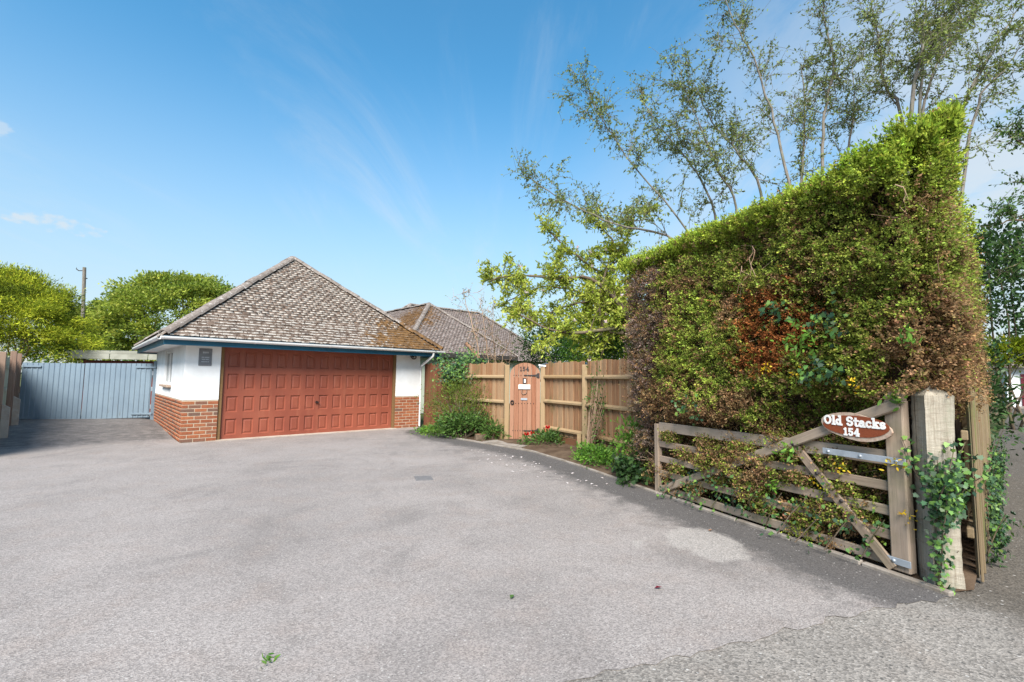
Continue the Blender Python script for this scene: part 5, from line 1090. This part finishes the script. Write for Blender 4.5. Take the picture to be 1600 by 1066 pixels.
limb_tree('tree', 'tree reaching in over the lane from beyond the right edge', 'tree', (13.0, 10.0, 0), [
    st_(10.0, (1720, 380, 0), (1650, 300, 0), (1605, 235, 0), (1572, 205, 0.1)), st_(10.0, (1720, 420, 0.3), (1650, 370, 0.3), (1600, 345, 0.2), (1562, 350, 0.1)), st_(10.0, (1720, 440, 0.3), (1650, 420, 0.3), (1610, 410, 0.2), (1570, 420, 0.1)), st_(10.0, (1700, 300, 0.3), (1640, 180, 0.3), (1605, 110, 0.2))], 0.06, 6000, 0.075, MIDG, 'bark_dk', n1=13, n2=9, l1=0.9, l2=0.4, start=0.3)
MG = [(0.24, 0.30, 0.03), (0.39, 0.45, 0.06), (0.53, 0.58, 0.12)]; PK = [(0.75, 0.62, 0.62), (0.82, 0.76, 0.76), (0.75, 0.50, 0.54)]
YM = 11.6
limb_tree('magnolia', 'lime-green magnolia with twisting limbs and pale pink flowers behind the fence', 'tree', (3.0, YM, 0.0), [
    st_(YM, (992, 528, 0), (955, 520, -0.1), (940, 500, 0), (938, 460, 0.1), (950, 415, 0.2), (985, 362, 0.3), (990, 320, 0.4)), st_(YM, (990, 515, 0.3), (965, 480, 0.3), (925, 470, 0.3), (880, 480, 0.3), (832, 500, 0.2)), st_(YM, (985, 520, -0.3), (950, 515, -0.4), (905, 520, -0.5), (860, 515, -0.6), (810, 490, -0.6)),
    st_(YM, (985, 500, 0.5), (955, 440, 0.6), (900, 400, 0.7), (855, 360, 0.8)), st_(YM, (980, 495, -0.2), (930, 440, -0.3), (870, 435, -0.3), (800, 430, -0.3), (765, 440, -0.3)), st_(YM, (985, 480, 0.2), (970, 400, 0.3), (925, 340, 0.3)), st_(YM, (985, 500, 0.7), (900, 455, 0.9), (840, 450, 1.0), (785, 475, 1.1))], 0.07, 25000, 0.085, MG, 'bark_dk', n1=17, n2=11, l1=0.9, l2=0.38, updir=0.5, droop=0.0, start=0.34, flowers=42, fcols=PK)
limb_tree('bare_shrub', 'bare brown stems with a thick sawn branch above the fence beside the roof', 'shrub', (-0.6, 12.9, 0.0), [st_(12.9, (762, 560, 0), (758, 520, 0), (752, 470, 0.1)), st_(12.9, (775, 565, 0.2), (770, 520, 0.2), (772, 478, 0.2)), st_(12.9, (750, 560, -0.1), (741, 520, -0.1), (728, 470, 0), (724, 455, 0)), st_(12.9, (785, 560, 0.1), (796, 530, 0.2), (800, 500, 0.2))], 0.022, 420, 0.05, OLV, 'twig', n1=12, n2=5, l1=0.6, l2=0.32, start=0.4)
sb = thing('sawn_branch', tuple(at(740, 556, 12.6)), 'thick sawn-off branch leaning over the fence top by the ivy', 'branch'); tb = Tubes(); tb.add([at(748, 562, 12.6), at(738, 548, 12.6), at(728, 536, 12.6)], [0.055, 0.05, 0.05], 9); tb.build('wood', 'cut', sb)
shrub('shrub', 'dark rounded evergreen bush behind the fence', 'shrub', at(858, 545, 15.5), (0.75, 0.7, 0.75), 3200, 0.09, DKG, clumps=46, base=(1.2, 15.5, 0))
shrub('shrub', 'bright green feathery bush behind the fence', 'shrub', at(925, 553, 13.0), (1.0, 0.8, 0.62), 5200, 0.07, BRG, clumps=60, base=(2.2, 13.0, 0), ratio=0.3)
shrub('shrub', 'mid-green bush behind the fence at the hedge end', 'shrub', at(985, 548, 12.6), (0.8, 0.7, 0.66), 3200, 0.075, MIDG, clumps=46, base=(3.1, 12.6, 0))
shrub('tree', 'yellow-green bushy tree far behind the magnolia', 'tree', (4.2, 19.0, 3.0), (2.6, 1.6, 1.9), 5200, 0.17, YEL, clumps=60, base=(4.2, 19.0, 0))
# left side: conifer, round tree, far trees
shrub('conifer', 'bright yellow-green conifer behind the blue gates', 'tree', (-17.25, 16.2, 2.95), (2.35, 2.3, 1.95), 95000, 0.11, [(0.05, 0.07, 0.010), (0.25, 0.31, 0.025), (0.54, 0.56, 0.045)], 'sprig', DIA, clumps=300, nstem=14, ratio=0.24, hollow=0.45, spread=0.12, base=(-17.25, 16.2, 0), taper=0.35)
shrub('tree', 'broad rounded green tree behind the utility pole', 'tree', (-17.8, 25.0, 3.7), (4.3, 3.0, 2.95), 62000, 0.14, [(0.08, 0.125, 0.018), (0.24, 0.31, 0.04), (0.46, 0.50, 0.075)], 'leaf', OVAL, clumps=330, nstem=14, hollow=0.55, spread=0.095, base=(-17.8, 25.0, 0))
# lane side greenery
shrub('shrub', 'dark evergreen bushes lining the lane beyond the pale fence', 'shrub', (9.35, 10.3, 1.1), (0.5, 1.2, 1.1), 4600, 0.10, DKG, 'gloss_leaf', clumps=60, base=(9.35, 10.3, 0))
shrub('tree', 'dark blue-green tree beside the lane at the right edge', 'tree', (15.6, 15.2, 4.3), (2.2, 2.2, 2.0), 8000, 0.15, DKG, 'leaf', clumps=90, base=(16.0, 15.0, 0))
shrub('shrub', 'yellow-green shrub hanging over the lane before the far bungalow', 'shrub', (15.9, 15.1, 2.35), (1.3, 0.9, 0.45), 3000, 0.13, YEL, clumps=36, base=(15.0, 15.3, 0))
shrub('shrub', 'dark laurel by the wall of the far bungalow', 'shrub', (18.0, 18.4, 0.9), (0.45, 0.6, 0.9), 2600, 0.15, DKG, 'gloss_leaf', clumps=36, base=(18.0, 18.4, 0))
for i, (x, y, h, r) in enumerate(((38, 30, 7, 4), (45, 36, 8, 5), (-30, 34, 6, 4), (9, 36, 6.5, 4.5), (20, 34, 7.5, 4.5), (30, 40, 8, 5))):
    shrub('tree', ('leafy background tree far down the lane', 'tall background tree behind the far bungalow', 'distant tree at the far left behind the conifer', 'distant tree behind the bungalow roof on the right', 'distant tree behind the magnolia and hedge', 'distant tall tree seen through the hedge trees')[i], 'tree', (x, y, h * 0.55), (r, r * 0.8, h * 0.45), 5000, 0.30, MIDG, clumps=70, base=(x, y, 0), group='distant trees')

# ------------------------------------------------------------ bungalow, sheds, pole, far house
def hip_roof(par, corners, r0, r1, name='roof'):
    """corners: front-left, front-right, back-right, back-left; ridge r0 (left) to r1 (right)"""
    c = [Vector(p) for p in corners]; r0, r1 = Vector(r0), Vector(r1)
    o = link(name, mesh(name, [*c, r0, r1], [(0, 1, 5, 4), (1, 2, 5), (2, 3, 4, 5), (3, 0, 4), (3, 2, 1, 0)]), 'underlay', par)
    ms = []
    for A, B, T1, T2 in ((c[0], c[1], r0, r1), (c[1], c[2], r1, r1), (c[2], c[3], r1, r0), (c[3], c[0], r0, r0)): ms += [m for m, r in slope_tiles(A, B, T1, T2, 0.11, 0.17)]
    join_tiles(ms, 'tile_field', 'tile_b', o)
    for a, b in ((c[0], r0), (c[1], r1), (c[2], r1), (c[3], r0), (r0, r1)): hip_line(a, b, o)
    return o
def B(o, a, b, z): return (o[0] + gd[0] * a + gn[0] * b, o[1] + gd[1] * a + gn[1] * b, z)
bun = thing('bungalow', (-4.5, 24.0, 0), 'tile-roofed bungalow with mossy hips behind the garage and fence', 'house')
AX = (-3.9, 22.0); HW, EZ = 2.95, 2.4
hip_roof(bun, [B(AX, HW, -HW, EZ), B(AX, HW, 7, EZ), B(AX, -HW, 7, EZ), B(AX, -HW, -HW, EZ)], B(AX, 0, 0, 4.82), B(AX, 0, 5.5, 4.82))
MX = (-2.1, 29.6); MW = 3.7
hip_roof(bun, [B(MX, -8.6, -MW, EZ), B(MX, MW, -MW, EZ), B(MX, MW, MW, EZ), B(MX, -8.6, MW, EZ)], B(MX, -4.9, 0, 5.45), B(MX, 0, 0, 5.45))
def bw(o, a0, a1, b0, b1, z0, z1, name, mat): c = B(o, (a0 + a1) / 2, (b0 + b1) / 2, (z0 + z1) / 2); return box(name, c, (a1 - a0, b1 - b0, z1 - z0), mat, bun, GY, 0, 0.004)
bw(AX, -HW + 0.4, HW - 0.4, -HW + 0.4, 6.0, 0, EZ - 0.01, 'wall', 'pale_green'); bw(MX, -8.2, MW - 0.4, -MW + 0.4, MW - 0.4, 0, EZ - 0.02, 'wall', 'pale_green')
for o, a0, a1, b0, b1 in ((AX, -HW, HW, -HW - 0.02, -HW + 0.01), (AX, HW - 0.01, HW + 0.02, -HW, 3), (MX, HW, MW, -MW - 0.02, -MW + 0.01)): bw(o, a0, a1, b0, b1, EZ - 0.16, EZ + 0.02, 'fascia', 'underlay')
wv = bw(AX, -1.0, 0.6, -HW + 0.36, -HW + 0.39, 0.9, 2.0, 'window', 'glass')
for k in (0.15, 0.55): bw(AX, HW - 0.39, HW - 0.37, k * 6, k * 6 + 1.2, 0.9, 2.0, 'window', 'glass')
gsd = thing('garden_shed', (2.6, 14.3, 0), 'low grey felt-roofed shed with white trim behind the fence right of the garden door', 'shed')
box('roof', (2.55, 14.4, 1.88), (3.2, 1.6, 0.05), 'grey_roof', gsd, -0.25, 0.0, 0.004, 0.10); box('wall', (2.55, 14.5, 0.90), (2.9, 1.2, 1.76), 'pale_wood', gsd, -0.25); box('trim', (2.36, 13.62, 1.77), (3.2, 0.03, 0.08), 'white_pvc', gsd, -0.25)
# outbuilding behind the blue gates
ob = thing('outbuilding', (-13.6, 17.2, 0), 'low outbuilding with weathered cement-sheet eaves and red timber behind the blue gates', 'shed')
OA, OB = np.array([-15.4, 16.8]), np.array([-11.2, 18.0]); ou = (OB - OA) / np.linalg.norm(OB - OA); oz = math.atan2(ou[1], ou[0]); oc = (OA + OB) / 2; on = np.array([-ou[1], ou[0]])
box('wall', (oc[0] + on[0] * 1.2, oc[1] + on[1] * 1.2, 0.95), (4.1, 2.2, 1.9), 'red_paint', ob, oz); box('roof', (oc[0] + on[0] * 1.0, oc[1] + on[1] * 1.0, 2.24), (4.6, 3.0, 0.06), 'asbestos', ob, oz, 0, 0.004, 0.06)
for i in range(4):
    c = OA + ou * (0.6 + i * 1.15) - on * 0.48; box('eave_panel', (c[0], c[1], 2.08), (1.13, 0.03, 0.30), 'asbestos', ob, oz, 0, 0.004, -0.05)
for i in range(3):
    c = OA + ou * (0.8 + i * 1.25) + on * 0.085; w_ = box('window', (c[0], c[1], 1.55), (0.95, 0.02, 0.5), 'glass', ob, oz); box('window_frame', (c[0] - on[0] * 0.015, c[1] - on[1] * 0.015, 1.83), (1.05, 0.04, 0.06), 'red_paint', w_, oz)
pole = thing('utility_pole', tuple(at(131, 570, 21.0) * [1, 1, 0]), 'wooden utility pole standing before the round tree', 'pole'); pb = at(128, 600, 21.0); pt = at(132, 418, 21.0)
tb = Tubes(); tb.add([(pb[0], pb[1], 0), ((pb[0] + pt[0]) / 2, pb[1], pt[2] / 2), tuple(pt)], [0.085, 0.075, 0.065], 10); tb.build('pole', 'bark', pole)
tb = Tubes(); q = pt - [0, 0, 0.15]; tb.add([q, q + [-0.25, 0, 0.0], q + [-0.36, 0, 0.08], q + [-0.36, 0, 0.16]], 0.02, 6); tb.add([q + [0, 0, -0.35], q + [0.16, 0, -0.35]], 0.025, 6); tb.build('bracket', 'black_iron', pole)
# bungalow at the end of the lane
fh = thing('far_bungalow', (31.5, 29.0, 0), 'white bungalow with tiled roof and dark red door at the end of the lane', 'house')
FO = (30.6, 28.0); fu_ = np.array([0.80, -0.60]); fn_ = np.array([0.60, 0.80]); fz = math.atan2(fu_[1], fu_[0])
def FB(a, b, z): return (FO[0] + fu_[0] * a + fn_[0] * b, FO[1] + fu_[1] * a + fn_[1] * b, z)
box('wall', FB(3.5, 2.5, 1.22), (9.0, 5.0, 2.45), 'render', fh, fz); fdr = box('door', FB(0.10, -0.03, 1.02), (1.0, 0.06, 2.04), 'maroon', fh, fz); box('glazed_panel', FB(0.2, -0.065, 1.5), (0.35, 0.02, 0.6), 'glass', fdr, fz)
box('doorstep', FB(0.1, -0.3, 0.07), (1.4, 0.5, 0.14), 'concrete', fh, fz)
for k in (2.6, 5.2): w_ = box('window', FB(k, -0.02, 1.45), (1.4, 0.05, 1.1), 'glass', fh, fz); box('window_frame', FB(k, -0.05, 2.03), (1.5, 0.05, 0.07), 'white_pvc', w_, fz)
def froof():
    c = [FB(-1.4, -0.5, 2.4), FB(8.4, -0.5, 2.4), FB(8.4, 5.5, 2.4), FB(-1.4, 5.5, 2.4)]
    return hip_roof(fh, c, FB(1.8, 2.5, 4.6), FB(5.4, 2.5, 4.6))
froof()
